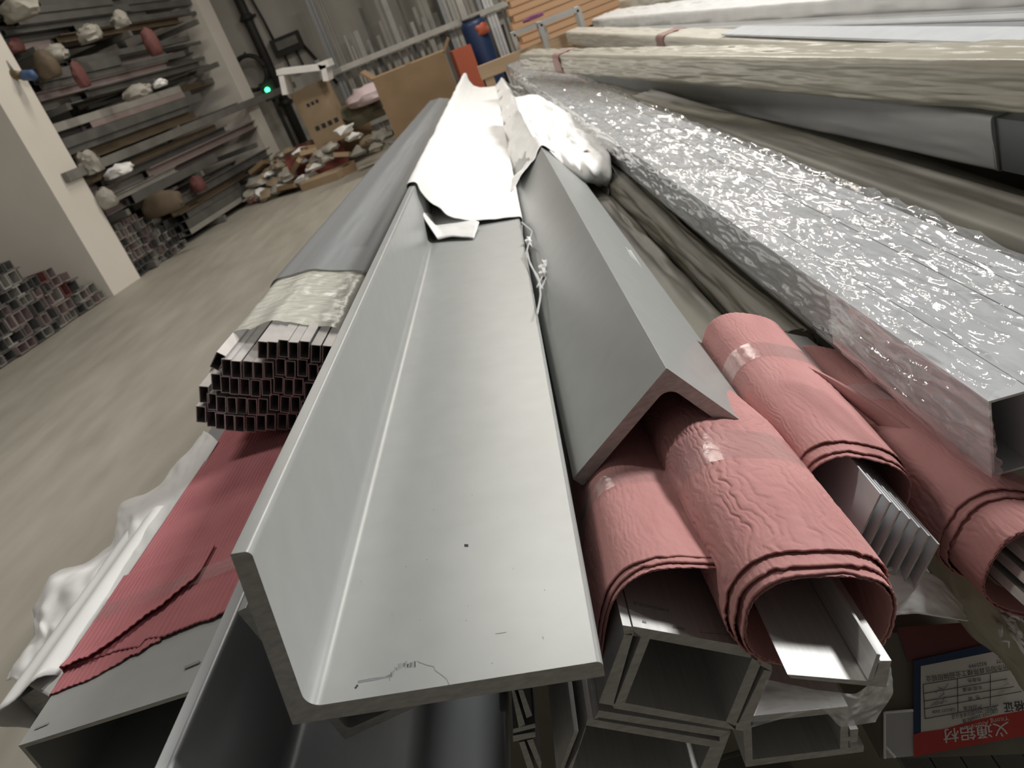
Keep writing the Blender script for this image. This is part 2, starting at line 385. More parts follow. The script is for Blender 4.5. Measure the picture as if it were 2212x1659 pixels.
def f2(t):
    k = [0, .10, .2, .30, .40, .6, .75, .85, .93, 1]
    v = [s2, s2+.10, s2+.12, s2-.04, s2-.12, s2, s2-.03, s2-.25, s2-.10, s2]
    return np.interp(t, k, v)
def ruf(S, t):
    w = np.exp(-((t-.22)/.13)**2)
    return -.055*w*np.clip((S-s2)/2.2, 0, 1)+w*(1-.6*np.clip((S-s2)/2, 0, 1))*(.026*np.sin(S*8+3*vn(S*3, S*0, 5))-.012*S+.02*(vn(S*7, t*9, 8)-.5)) + .010*np.exp(-((t-.86)/.1)**2)*np.sin(S*9+1)
sheet_along('foam_wrap', ridge, foam, c2, db2, da2, L2, loop, f2, 6.03, 200, .014, 20, 5, 13, True, .0016, 1.5, ruf)

def pxsheet(name, rows, m, parent=None, sub=(6, 10), amp=.003, fr=30, seed=1, thick=.0006, label=None, cat=None):
    """sheet through a coarse grid of (u, v, depth) points, smoothed and crumpled a little"""
    P = A([[PD(*c) for c in r] for r in rows]); P = A([resample(r, len(r)*sub[1]) for r in P])
    P = A([resample(P[:, j], len(rows)*sub[0]) for j in range(P.shape[1])]).transpose(1, 0, 2)
    for _ in range(3):
        Q = P.copy(); Q[1:-1] = (P[:-2]+2*P[1:-1]+P[2:])/4; P = Q.copy(); Q[:, 1:-1] = (P[:, :-2]+2*P[:, 1:-1]+P[:, 2:])/4; P = Q
    i, j = np.meshgrid(np.arange(P.shape[0])/P.shape[0], np.arange(P.shape[1])/P.shape[1], indexing='ij')
    P = P+((fbm(i*fr*.3, j*fr*.3, seed)-.45)*2*amp)[..., None]*unit([.1, -.6, .7])
    o = grid(P, m, name, parent, False, True, thick)
    if label: tag(o, label, cat)
    return o

pxsheet('foam_fold', [[(1105, 205, 3.5), (1160, 205, 3.4), (1225, 240, 3.05), (1285, 285, 2.75)], [(1120, 240, 3.05), (1185, 262, 2.85), (1240, 300, 2.62), (1300, 305, 2.5)],
                      [(1150, 295, 2.5), (1205, 322, 2.36), (1262, 338, 2.30), (1318, 338, 2.3)], [(1172, 322, 2.34), (1225, 352, 2.24), (1275, 372, 2.20), (1322, 380, 2.2)], [(1195, 340, 2.30), (1240, 385, 2.26), (1268, 400, 2.24), (1312, 400, 2.26)]],
        foam, ridge, (9, 12), .028, 22, 8, .0016)
# ---------------------------------------------------------------- angles underneath
c5 = PD(605, 1640, .70); LD = LBIG; pa5 = PN(478, 1335, c5, LD); da5, db5 = ortho(LD, c5, pa5)
p5 = c5 - LD*.20
lower = thing('aluminium_angle', 'dark grey aluminium angle lying open directly beneath the foam-wrapped trough angle', 'angle bar', p5)
build_angle('angle_bar', lower, p5, da5, db5, LD, np.linalg.norm(PN(478, 1335, c5, LD)-c5), np.linalg.norm(PN(1108, 1590, c5, LD)-c5), .012, 6.0, alu_dark, alu_cut, .011, .004)
c6 = PD(745, 1597, .617); pa6 = PN(512, 1322, c6, LD); da6, db6 = ortho(LD, c6, pa6)
mid = thing('aluminium_angle', 'small tilted aluminium angle jammed between the two open trough angles', 'angle bar', c6)
build_angle('angle_bar', mid, c6, da6, db6, LD, np.linalg.norm(pa6-c6), .10, .007, 5.8, alu, alu_cut, .005, .0008)

# ---------------------------------------------------------------- pink paper rolls
def superell(a, b, n, k):
    th = np.linspace(0, 2*math.pi, k, endpoint=False)+math.pi/2+.9
    c, s = np.cos(th), np.sin(th)
    return np.stack([a*np.sign(c)*np.abs(c)**(2/n), b*np.sign(s)*np.abs(s)**(2/n)], 1)
def crepe_height(tm, sm, seed, spacing, jag):
    """crepe ridges: tm = metres round the roll, sm = metres along it"""
    # long wavering creases along the roll that fork and close again
    w = tm/spacing + jag*1.5*(vn(sm*38, tm*30, seed)-.5)*2 + jag*.5*(vn(sm*130, tm*120, seed+3)-.5)*2
    c1 = np.abs(np.sin(np.pi*w))**.55
    c2 = np.abs(np.sin(np.pi*(w*.62+1.7*vn(sm*22, tm*22, seed+6))))**.6
    m = vn(sm*16, tm*55, seed+8)
    return (c1*(.35+.65*m)+c2*(1-m)*.7)*.9+.15*vn(sm*300, tm*300, seed+11)
def paper_layer(name, parent, m, stations, off, s_start, s_end, edge, seed, amp=.0011, spacing=.0052, jag=1., nt=330, ds=.0016, n=2.6, thick=.0011, patch=None, spiral=0.):
    """stations: (centre, half width, half height, roll, arc position) along the spine"""
    cs = A([q[0] for q in stations]); d = np.r_[0, np.cumsum(np.linalg.norm(np.diff(cs, axis=0), axis=1))]
    ns = max(8, int((s_end-s_start)/ds)); u = np.linspace(0, 1, ns)
    base = superell(1, 1, n, nt); t = np.arange(nt)/nt
    th = t*2*math.pi
    e = edge*(fbm(t*9, t*0, seed+31)-.5)+edge*.5*(vn(t*60, t*0, seed+77)-.5)
    e = e*np.clip(np.minimum(t, 1-t)*15, 0, 1)
    S = s_start+e[None, :]+(s_end-s_start-e)[None, :]*u[:, None]
    C = np.stack([np.interp(S, d, cs[:, k]) for k in range(3)], -1)
    a = np.interp(S, d, [q[1] for q in stations])+off; b = np.interp(S, d, [q[2] for q in stations])+off; ph = np.interp(S, d, [q[3] for q in stations])
    L = unit(cs[-1]-cs[0]); e1, e2, _ = frame(L)
    per = 2*math.pi*np.sqrt((a.mean()**2+b.mean()**2)/2)
    h = crepe_height(t[None, :]*per, S, seed, spacing, jag)
    wob = .004*(fbm(t[None, :]*5, S*9, seed+50)-.45)
    if patch is not None: h = h*patch(t[None, :], S)
    wseam = np.clip(np.minimum(t, 1-t)*14, 0, 1)[None, :]
    k = 1+(amp*h*wseam+wob*wseam+spiral*t[None, :])/np.maximum(a, b)
    x = a*base[None, :, 0]*k; y = b*base[None, :, 1]*k
    cp, sp = np.cos(ph), np.sin(ph)
    V = C+(x*cp-y*sp)[..., None]*e1+(x*sp+y*cp)[..., None]*e2
    return grid(V, m, name, parent, True, True, thick)
def tape_band(parent, stations, s0, s1, off, n=2.6, m=None, t0=.0, t1=1., name='tape_band', seed=4, skew=.0):
    m = m or tape
    cs = A([q[0] for q in stations]); d = np.r_[0, np.cumsum(np.linalg.norm(np.diff(cs, axis=0), axis=1))]
    nt = 160; base = superell(1, 1, n, nt); i0, i1 = int(t0*nt), int(t1*nt); base = base[i0:i1]; t = (np.arange(nt)/nt)[i0:i1]
    u = np.linspace(0, 1, 14); S = s0+(s1-s0)*u[:, None]+skew*np.sin(t*6.28)[None, :]
    C = np.stack([np.interp(S, d, cs[:, k]) for k in range(3)], -1)
    a = np.interp(S, d, [q[1] for q in stations])+off; b = np.interp(S, d, [q[2] for q in stations])+off; ph = np.interp(S, d, [q[3] for q in stations])
    L = unit(cs[-1]-cs[0]); e1, e2, _ = frame(L)
    k = 1+.012*(fbm(t[None, :]*40, S*90, seed)-.5)
    x = a*base[None, :, 0]*k; y = b*base[None, :, 1]*k; cp, sp = np.cos(ph), np.sin(ph)
    V = C+(x*cp-y*sp)[..., None]*e1+(x*sp+y*cp)[..., None]*e2
    return grid(V, m, name, parent, (t1-t0) > .99, True, 0)
R = math.radians
def polys(parent, name, mats, quads, conv, p0, L, length, cap=1):
    """walls of an extrusion: 2-D pixel polygons on the plane through p0 across L, run along L"""
    mb = MB()
    for q in quads: mb.prism([PN(*conv(*c), p0, L) for c in q], L*length, 0, cap)
    o = mb.build(name, mats, parent); return o
c8 = lambda x, y: (1250+x/4.056, 1250+y/4.056)
c3 = lambda x, y: (1600+x/3.26, 1150+y/3.26)
c2z = lambda x, y: (1050+x/3.26, 1150+y/3.26)
c4 = lambda x, y: (1500+x/2.765, 650+y/2.765)
LH = unit([0, 1, -.012])

# roll A: box section with printed top
stA = [(A([-.012, .497, .832]), .060, .068, R(-24)), (A([-.014, .68, .822]), .056, .062, R(-24)), (A([-.02, 1.3, .80]), .05, .055, R(-24)), (A([-.05, 3.0, .78]), .05, .05, R(-20))]
rA = thing('wrapped_box_section', 'pink paper roll around a printed double-lipped box section, beneath the ridge angle', 'paper roll', stA[0][0])
paper_layer('paper_layer', rA, crepe, stA, .0036, .012, 1.2, .005, 11, .0007, .0045, .8, 300, .0022, 3.0)
paper_layer('paper_layer', rA, crepe, stA, .0018, .005, .3, .006, 12, .0007, .0045, .8, 260, .0024, 3.0)
paper_layer('paper_layer', rA, crepe, stA, .0, -.004, .3, .006, 13, .0007, .0045, .8, 260, .0024, 3.0)
tape_band(rA, stA, .135, .165, .006, 3.0)
pA = PY(1480, 1390, .472)
polys(rA, 'box_section', [alu_brush, alu_cut], [
    [(478, 418), (1500, 600), (1510, 695), (480, 500)], [(385, 408), (462, 420), (470, 478), (400, 488)],
    [(400, 490), (475, 500), (300, 1112), (175, 1090)], [(462, 455), (480, 455), (545, 512), (470, 500)],
    [(545, 512), (625, 525), (405, 1088), (305, 1135)], [(305, 1100), (325, 1090), (320, 1135), (290, 1110)],
    [(405, 1088), (1290, 1253), (1375, 1325), (305, 1135)], [(1520, 697), (1600, 740), (1370, 1290), (1290, 1253)],
    [(1625, 800), (1695, 815), (1500, 1275), (1400, 1265)], [(1380, 1265), (1500, 1275), (1470, 1340), (1375, 1325)], [(1560, 700), (1690, 760), (1695, 815), (1590, 760)]], c8, pA, LH, 2.5)

# dot-matrix print on the box section
eg = PN(*c8(1500, 600), pA, LH)-PN(*c8(478, 418), pA, LH); ntop = unit(np.cross(eg, LH)); ntop = ntop if ntop[2] > 0 else -ntop; ptop = PN(*c8(478, 418), pA, LH)+ntop*.0002
rng = random.Random(2)
for row, (ua, va, ub, vb, nn, hh) in enumerate(((485, 215, 805, 285, 12, 30), (835, 420, 940, 445, 6, 26), (560, 375, 600, 385, 3, 20), (1075, 470, 1400, 500, 12, 10))):
    for k in range(nn):
        f = (k+rng.uniform(-.2, .2))/nn; u, v = ua+(ub-ua)*f, va+(vb-va)*f; w_ = (ub-ua)/nn*.34; h_ = hh*rng.uniform(.35, .6)
        MB().prism([PN(*c8(*q), ptop, ntop) for q in ((u-w_, v-h_), (u+w_, v-h_+4), (u+w_, v+h_), (u-w_, v+h_-4))], ntop*.0002).build('print_mark', inkgrey, rA)
# roll B: channel
stB = [(A([.084, .452, .857]), .0545, .040, R(-20)), (A([.080, .56, .862]), .0535, .038, R(-20)), (A([.078, .70, .860]), .053, .036, R(-26)), (A([.060, .95, .835]), .046, .030, R(-30)), (A([.045, 2.0, .79]), .04, .028, R(-30))]
rB = thing('wrapped_channel', 'heavily wrinkled pink paper roll with a bright aluminium channel poking out of it', 'paper roll', stB[0][0])
pm = lambda t, S: np.clip(1.25-np.abs(S-.16)*2.0, .35, 1.15)
paper_layer('paper_layer', rB, crepe, stB, .0036, .020, .75, .006, 21, .0019, .0060, 1.0, 420, .0014, 2.7, patch=pm)
paper_layer('paper_layer', rB, crepe, stB, .0008, .008, .25, .006, 22, .0012, .0056, 1.0, 300, .0022, 2.7)
paper_layer('paper_layer', rB, crepe, stB, -.0018, .000, .25, .006, 23, .0010, .0056, 1.0, 300, .0022, 2.7)
paper_layer('paper_layer', rB, crepe, stB, -.0042, -.004, .25, .006, 24, .0010, .0056, 1.0, 300, .0022, 2.7)
tape_band(rB, stB, .150, .205, .0062, 2.7, skew=.004)
pB = PY(1750, 1480, .405); 
polys(rB, 'channel', [alu_brush, alu_cut], [
    [(330, 1000), (930, 1050), (912, 1082), (352, 1026)], [(895, 1040), (960, 855), (985, 862), (930, 1050)], [(930, 1050), (985, 905), (1062, 903), (1025, 1092), (912, 1082)]], c3, pB, unit([0, 1, .0]), 1.0)

# roll C: nested small angles
stC = [(A([.176, .625, .817]), .050, .036, R(-33)), (A([.174, .78, .822]), .049, .036, R(-33)), (A([.176, .985, .826]), .047, .036, R(-30)), (A([.16, 2.0, .80]), .04, .03, R(-30))]
rC = thing('wrapped_small_angles', 'short pink paper roll around a sheaf of thin nested aluminium angles', 'paper roll', stC[0][0])
paper_layer('paper_layer', rC, crepe, stC, .0036, .02, .345, .004, 31, .0011, .0042, .9, 330, .0018, 2.6)
paper_layer('paper_layer', rC, crepe, stC, .0012, .006, .2, .006, 32, .0009, .0042, .9, 280, .0022, 2.6)
paper_layer('paper_layer', rC, crepe, stC, -.0010, .0, .2, .006, 33, .0009, .0042, .9, 280, .0022, 2.6)
tape_band(rC, stC, .205, .245, .0058, 2.6)
# roll D
stD = [(A([.292, .545, .742]), .058, .045, R(-35)), (A([.270, .70, .758]), .052, .036, R(-35)), (A([.255, .95, .755]), .045, .032, R(-33)), (A([.24, 2.0, .73]), .04, .03, R(-30))]
rD = thing('wrapped_flat_bars', 'darker pink paper roll squeezed under the clear film bundle', 'paper roll', stD[0][0])
paper_layer('paper_layer', rD, crepe, stD, .0036, .05, .42, .004, 41, .0010, .0046, .9, 330, .0022, 2.6)
paper_layer('paper_layer', rD, crepe, stD, .0012, .042, .3, .006, 42, .0012, .0060, .9, 280, .0024, 2.6)
paper_layer('paper_layer', rD, crepe, stD, -.0014, -.01, .3, .004, 43, .0014, .0062, .9, 280, .0024, 2.6)
paper_layer('paper_layer', rD, crepe, stD, -.0040, -.022, .2, .004, 44, .0009, .0046, .9, 280, .0024, 2.6)
tape_band(rD, stD, .24, .285, .006, 2.6)
mbd = MB(); e1, e2, Ld = frame(unit(stD[1][0]-stD[0][0]), R(-35))
for k in range(3):
    q = stD[0][0]-Ld*.03+e2*(.014-.014*k); mbd.prism([q-e1*.038-e2*.004, q+e1*.038-e2*.004, q+e1*.038+e2*.004, q-e1*.038+e2*.004], Ld*.5, 0, 1)
mbd.build('flat_bars', [alu_brush, alu_cut], rD)
# nested angles in roll C
e1, e2, Lc = frame(unit(stC[1][0]-stC[0][0]), R(-33)); mbc = 0
for k in range(7):
    q = stC[0][0]-Lc*(.045+.004*k)+e1*(-.030+.0085*k)+e2*(.012-.004*k)+e1*.02
    w = .0018; loop = [q+e1*x+e2*y for x, y in ((-.03, -.034), (0, -.034), (0, .016), (-w, .016), (-w, -.034+w), (-.03, -.034+w))]
    MB().prism(loop, Lc*.35, 0, 1).build('small_angle', [alu_pale, alu_cut], rC)
# folded paper flap beside roll C
fl = []
for i, s in enumerate(np.linspace(0, 1, 24)):
    a = PD(1702+(2010-1702)*s, 782+(960-782)*s**1.35, .92-.12*s); b = PD(1730+(2000-1730)*s, 800+(1010-800)*s**1.2, .915-.12*s)
    fl.append([a, a*.6+b*.4+A([0, 0, .004]), b])
grid(A(fl), crepe, 'paper_flap', rD, False, True, .0035)

# ---------------------------------------------------------------- more box sections and bars below the rolls
pP2 = PY(1400, 1620, .478)
bx2 = thing('box_section', 'double-lipped aluminium box section directly below the printed one', 'box section', pP2)
polys(bx2, 'profile_wall', [alu_brush, alu_cut], [
    [(180, 1155), (1330, 1340), (1235, 1385), (170, 1215)], [(78, 1225), (1235, 1425), (1150, 1472), (62, 1285)],
    [(1235, 1385), (1330, 1345), (1205, 1680), (1060, 1680), (1150, 1472), (1235, 1425)], [(62, 1290), (62, 1310), (-60, 1680), (-100, 1680), (0, 1480)],
    [(-40, 1340), (0, 1335), (-135, 1680), (-170, 1680)], [(150, 1205), (180, 1155), (170, 1225), (130, 1230)], [(-170, 1680), (1205, 1850), (1150, 1900), (-190, 1740)]], c8, pP2, LH, 2.4)
pP3 = PY(1700, 1600, .50)
bx3 = thing('box_section', 'lipped aluminium box section under the bright channel, half covered by milky film', 'box section', pP3)
polys(bx3, 'profile_wall', [alu_brush, alu_cut], [
    [(15, 1345), (75, 1345), (85, 1600), (35, 1652)], [(85, 1600), (868, 1505), (865, 1545), (35, 1652)],
    [(705, 1270), (757, 1265), (757, 1518), (700, 1526)], [(772, 1390), (828, 1385), (822, 1475), (770, 1485)], [(757, 1440), (772, 1440), (770, 1470), (757, 1470)], [(15, 1300), (757, 1225), (757, 1265), (15, 1345)]], c3, pP3, LH, 2.4)
pS = PY(1130, 1560, .52)
for q in ([(180, 1120), (205, 1125), (275, 1355), (230, 1375)], [(225, 1110), (260, 1110), (325, 1290), (285, 1308)], [(190, 1385), (345, 1345), (350, 1375), (190, 1415)],
          [(190, 1432), (345, 1405), (350, 1440), (190, 1475)], [(232, 1478), (270, 1472), (345, 1680), (300, 1690)], [(287, 1465), (330, 1455), (390, 1620), (385, 1690)]):
    o = MB().prism([PN(*c2z(*c), pS, LH) for c in q], LH*2.0, 0, 1).build('flat_bar', [alu_dark, alu_cut])
    tag(o, 'thin aluminium flat bar end beside the right edge of the lower open angle', 'flat bar', 'flat bar ends below the trough angle')

# ---------------------------------------------------------------- left: wide box section under pink paper
ZB = .875
wide = thing('wrapped_wide_box', 'wide flat box section under a ribbed pink paper cover, carrying the tube bundle', 'paper cover', (-.5, .57, .80))
e = .0042
mbw = MB()
x0, x1, zb = -.606, -.405, .792
for loop in ([(x0, ZB), (x1, ZB), (x1, ZB-e), (x0, ZB-e)], [(x0, ZB-e), (x0+e, ZB-e), (x0+e, zb), (x0, zb)], [(x1-e, ZB-e), (x1, ZB-e), (x1, zb), (x1-e, zb)], [(x0, zb), (x1, zb), (x1, zb-e), (x0, zb-e)]):
    mbw.prism([(x, .568, z) for x, z in loop], (-.012, 5.9, -.19), 0, 1)
mbw.build('box_section', [alu, alu_cut], wide)
# paper: over the top and down the left side, ragged near edge with a torn doubled lip
def ribbed(x0p, x1p, drop, y_edge, y1, z, seed, amp, name, nx=150, ny=260, curl=0.):
    pth = resample([(x0p, z-drop), (x0p, z), (x1p, z)], nx); pth = smooth_loop(pth, 4, False)
    t = np.linspace(0, 1, nx); ye = y_edge(t); u = np.linspace(0, 1, ny)**1.3
    Yg = ye[None, :]+(y1-ye)[None, :]*u[:, None]
    dist = t*(x1p-x0p+drop)
    rib = np.sin((dist[None, :]/.0062+1.0*vn(Yg*16, dist[None, :]*30, seed))*2*math.pi)*.5+.5
    hgt = amp*rib*(.5+vn(Yg*10, dist[None, :]*60, seed+2))+.002*(fbm(Yg*8, dist[None, :]*25, seed+4)-.45)
    X = pth[None, :, 0]-hgt*(t[None, :] < .2)*.6; Z = pth[None, :, 1]+hgt*(t[None, :] >= .12)+curl*np.exp(-((Yg-ye[None, :])/.012)**2)-.032*(Yg-.57)
    V = np.stack([X+(Yg-.57)*-.002, Yg, Z], -1)
    return grid(V, crepe_dk, name, wide, False, True, .0012)
ye1 = lambda t: .655+.012*np.sin(t*5+1)+.012*(vn(t*14, t*0, 3)-.5)+.02*t
ribbed(-.6085, -.41, .045, lambda t: ye1(t)-.0+np.where(t > .55, .012, 0), 4.5, ZB+.0022, 5, .0012, 'paper_layer')
ribbed(-.609, -.50, .03, lambda t: .628+.035*t**2+.006*(vn(t*14, t*0, 8)-.5), .80, ZB+.0012, 9, .0010, 'paper_layer', 100, 90)
ribbed(-.610, -.49, .02, lambda t: .662+.16*np.maximum(0, t-.35)**1.2+.01*(vn(t*10, t*0, 12)-.5), .82, ZB+.0052, 15, .0012, 'paper_layer', 100, 90, .003)
for s0 in (.735,):
    V = A([[(x, y+.08*(x+.6), ZB+.0062-.032*(y-.57)) for x in np.linspace(-.61, -.42, 30)] for y in np.linspace(s0, s0+.03, 5)]); grid(V, tape, 'tape_band', wide, False)
# print marks near the end
for q in ([(-.598, .583), (-.585, .585), (-.585, .588), (-.598, .586)], [(-.452, .602), (-.437, .604), (-.437, .608), (-.452, .606)]):
    MB().prism([(x, y, ZB+.0001) for x, y in q], (0, 0, .0002)).build('print_mark', inkgrey, wide)
# film hanging off its left side
inner = [(450, 948), (352, 1100), (318, 1162), (286, 1210), (252, 1268), (205, 1340), (168, 1400), (138, 1446), (112, 1492), (100, 1515)]
outer = [(436, 936), (338, 1062), (262, 1092), (236, 1178), (182, 1220), (112, 1250), (66, 1312), (74, 1372), (20, 1448), (12, 1470)]
rows = []
for (a, b), (c, d) in zip(inner, outer):
    pi = PZ(a, b, ZB-.004)+A([.012, 0, -.010]); po = PZ(c, d, ZB-.075); rows.append([pi+(po-pi)*k+A([0, 0, .012*math.sin(k*3.1)]) for k in np.linspace(0, 1, 5)])
P = A(rows); P = A([resample(P[:, j], 120) for j in range(5)]).transpose(1, 0, 2); P = A([resample(r, 30) for r in P])
i, j = np.meshgrid(np.arange(120)/120, np.arange(30)/30, indexing='ij')
P = P+((fbm(i*8+j*2, j*2.5-i*3, 4)-.45)*.022*np.minimum(1, j*2.5))[..., None]*unit([-.3, 0, 1])+((vn(i*30+j*9, j*2, 9)-.5)*.004*j)[..., None]*A([0, .4, 1])
grid(P, foam_thin, 'foam_sleeve', wide, False, True, .0009)
# lower profile at the far left with a foam sleeve round its end
low = thing('foam_sleeved_profile', 'grey profile in a white foam sleeve, low beside the wide pink-covered box', 'profile', (-.67, .69, .77))
MB().prism([(-.705, .70, .835), (-.635, .70, .855), (-.625, .70, .775), (-.700, .70, .775)], (-.01, 4.5, -.14), 0, 1).build('profile', [alu_dark, alu_cut], low)
V = A([[(-.667+.047*math.cos(th)*(1+.1*math.sin(3*th)), .675+s+.014*math.sin(th*2)*(s < .02), .822+.040*math.sin(th)*(1+.1*math.cos(5*th))-.03*s) for th in np.linspace(-1.4, 3.9, 40)] for s in np.linspace(0, .35, 30)])
grid(V, foam_thin, 'foam_sleeve', low, False, True, .0015)

# ---------------------------------------------------------------- bundle of thin rectangular tubes
c7 = lambda x, y: (400+x/3.686, 550+y/3.686)
LT = unit(PD(1040, 90, 1)-CAM); pT = PD(560, 830, 1.2)
tb = thing('tube_bundle', 'bundle of thin rectangular tubes taped together on the pink-covered box', 'tube bundle', pT)
rowsT = [[(615, 765), (695, 765), (778, 755), (865, 760), (952, 755), (1040, 788), (1128, 800)],
         [(255, 855, 24), (335, 895), (410, 910), (497, 922), (583, 922), (668, 915), (755, 900), (840, 912), (930, 908), (1015, 945), (1100, 955)],
         [(245, 1020), (322, 1035), (395, 1042), (475, 1055), (560, 1066), (645, 1062), (738, 1045), (825, 1055), (903, 1052), (985, 1088), (1070, 1100)],
         [(147, 1120), (210, 1175), (290, 1190), (372, 1200), (447, 1210), (532, 1217), (620, 1210), (708, 1180), (795, 1195), (880, 1192), (965, 1225)],
         [(132, 1265), (205, 1312), (283, 1322), (360, 1332), (437, 1342), (517, 1357), (600, 1348), (685, 1325), (768, 1340), (850, 1335), (935, 1365)]]
q0 = PN(*c7(560, 1060), pT, LT); ex = unit(PN(*c7(640, 1066), pT, LT)-q0); ey = np.cross(ex, LT)
tw = np.linalg.norm(PN(*c7(640, 1066), pT, LT)-q0)*.485; thh = np.linalg.norm(PN(*c7(552, 918), pT, LT)-q0)*.47
wl = .0011
def tubemesh(a, b, w, length, m, name):
    V = []; F = []
    for s in (0, length):
        V += [(-a, s, -b), (a, s, -b), (a, s, b), (-a, s, b), (-a+w, s, -b+w), (a-w, s, -b+w), (a-w, s, b-w), (-a+w, s, b-w)]
    for k in range(4):
        n = (k+1) % 4
        F += [[k, n, n+8, k+8], [4+n, 4+k, 12+k, 12+n], [n, k, 4+k, 4+n], [8+k, 8+n, 12+n, 12+k]]
    me = bpy.data.meshes.new(name); me.from_pydata(V, [], F); me.update(); me.materials.append(m); return me
tme = tubemesh(tw, thh, wl, 5.4, tube_alu, 'tube')
rng = random.Random(4)
allq = []
for r in rowsT:
    for c in r:
        p = PN(*c7(c[0], c[1]), pT, LT)-LT*rng.uniform(-.004, .004); ang = R(-c[2]) if len(c) > 2 else R(rng.uniform(-1.5, 1.5))
        a1 = math.cos(ang)*ex+math.sin(ang)*ey; a2 = -math.sin(ang)*ex+math.cos(ang)*ey
        o = bpy.data.objects.new('tube', tme); COL.objects.link(o); o.parent = tb
        o.matrix_local = Matrix(((a1[0], LT[0], a2[0], p[0]-pT[0]), (a1[1], LT[1], a2[1], p[1]-pT[1]), (a1[2], LT[2], a2[2], p[2]-pT[2]), (0, 0, 0, 1)))
        allq.append(p)
# hull of the bundle end in (ex, ey)
def e2d(p): q = p-pT; return (q@ex, q@ey)
hull_px = [(575, 690), (1175, 720), (1190, 820), (1150, 1100), (1000, 1440), (540, 1432), (165, 1385), (98, 1330), (105, 1050), (165, 960), (245, 765), (330, 790), (460, 845)]
hp = [e2d(PN(*c7(*p), pT, LT)) for p in hull_px]
loopT = smooth_loop(resample(hp, 120, True), 1)
def s_tape(t): return .045+.03*np.exp(-((t-.03)/.08)**2)+.03*np.exp(-((t-.97)/.06)**2)+.02*np.sin(t*9)
# the tape follows a fuller outline (tubes under it swell the bundle)
hp2 = [e2d(PN(*c7(*p), pT, LT)) for p in [(420, 735), (600, 675), (1150, 700), (1200, 780), (1160, 1100), (1010, 1445), (540, 1440), (165, 1395), (92, 1335), (98, 1050), (160, 955), (240, 780)]]
loopT2 = smooth_loop(resample(hp2, 120, True), 2)
sheet_along('tape_band', tb, yellowtape, pT, ex, ey, LT, loopT2, s_tape, .40, 60, .003, 30, 26, 6, True, 0, 1., lambda S, t: -.002+0*S)
filmg = film_mat('dusty_grey_film',     .80, (.27, .285, .295), .5, 20, .3, .004, (2, .3, 2), gl=.3)
sheet_along('film_wrap', tb, filmg, pT, ex, ey, LT, smooth_loop(resample(hp2, 120, True), 1), .375, 5.35, 90, .003, 26, 2, 7, True, 0, 1.4, lambda S, t: -.006+0*S)

# ---------------------------------------------------------------- clear film bundle on the right
N10 = A([.297, .620, .873]); F10 = A([.066, 6.6, .877]); L10 = unit(F10-N10)
f1, f2_, _ = frame(L10, R(-4))
b10 = thing('film_wrapped_bundle', 'row of pale box tubes wrapped in crumpled shiny clear film', 'film bundle', N10-f2_*.09)
nt10, w10, h10 = 5, .0374, .077
me10 = tubemesh(w10/2-.0006, h10/2, .0022, 6.0, alu_pale, 'box_tube')
rng = random.Random(10)
for k in range(nt10):
    p = N10+f1*(w10*(k+.5))-f2_*(h10/2+rng.uniform(0, .004))-L10*rng.uniform(-.004, .004)
    o = bpy.data.objects.new('box_tube', me10); COL.objects.link(o); o.parent = b10; q = p-ORG[b10.name]
    o.matrix_local = Matrix(((f1[0], L10[0], f2_[0], q[0]), (f1[1], L10[1], f2_[1], q[1]), (f1[2], L10[2], f2_[2], q[2]), (0, 0, 0, 1)))
wt = w10*nt10
path = [(-.003, .0035), (wt+.003, .0035), (wt+.003, -h10-.003), (-.003, -h10-.003)]
loop = smooth_loop(resample(path[::-1], 240, True), 1)
def crump(S, t):
    r = np.abs(fbm(t*17+S*1.5, S*5.5-t*8, 61, 4)-.47)
    r2 = np.abs(fbm(t*36-S*4, S*10, 67, 3)-.45)
    w = np.clip(np.minimum(t, 1-t)*20, 0, 1)
    return w*(.0075*(np.clip(.22-r, 0, 1)/.22)**2.2+.004*(np.clip(.2-r2, 0, 1)/.2)**2)
sheet_along('film_wrap', b10, film, N10, f1, f2_, L10, loop, lambda t: -.012+.012*np.sin(t*25), 6.02, 520, .0012, 40, 10, 62, True, 0, 1.9, crump)

# loose film skirt hanging on the near left side of that bundle
pxsheet('film_skirt', [[(1790, 640, .855), (1915, 735, .772), (2030, 800, .724), (2132, 868, .689)],
                       [(1800, 740, .85), (1880, 800, .785), (2010, 900, .724), (2136, 960, .685)],
                       [(1830, 775, .842), (1930, 860, .772), (2040, 960, .724), (2142, 1034, .685)]], film_skirt, b10, (10, 16), .004, 30, 5, 0)

# ---------------------------------------------------------------- long wrapped bundles
def bundle(name, label, cat, N, F, w, h, m, rad=.02, amp=.006, seed=1, fx=24, fs=5, ns=140, nt=110, roll=0., group=None, lump=0., part='wrap', start=None, power=1.5, thing_obj=None, sag=None):
    """rounded box-shaped wrapped bundle: N, F = near and far point of its upper left edge"""
    N = A(N, float); F = A(F, float); L = unit(F-N); length = np.linalg.norm(F-N); a, b, _ = frame(L, roll)
    base = thing_obj or thing(name, label, cat, N-b*h, group)
    pts = round2d([(0, 0), (0, -h), (w, -h), (w, 0)], rad, 6); loop = resample(pts, nt, True)
    out = (lambda S, t: lump*np.sin(S*3.1+seed)*(.5+vn(S*4, t*3, seed+8))) if lump else None
    o = sheet_along(part, base, m, N, a, b, L, loop, start or (lambda t: 0*t), length, ns, amp, fx, fs, seed, True, .001, power, out, sag)
    MB().prism([N+p[0]*a*.985+p[1]*b*.985+L*.004 for p in pts], L*.002).build('end_face', m, base)
    MB().prism([F+p[0]*a+p[1]*b-L*.004 for p in pts], L*.002).build('end_face', m, base)
    return base, L, a, b
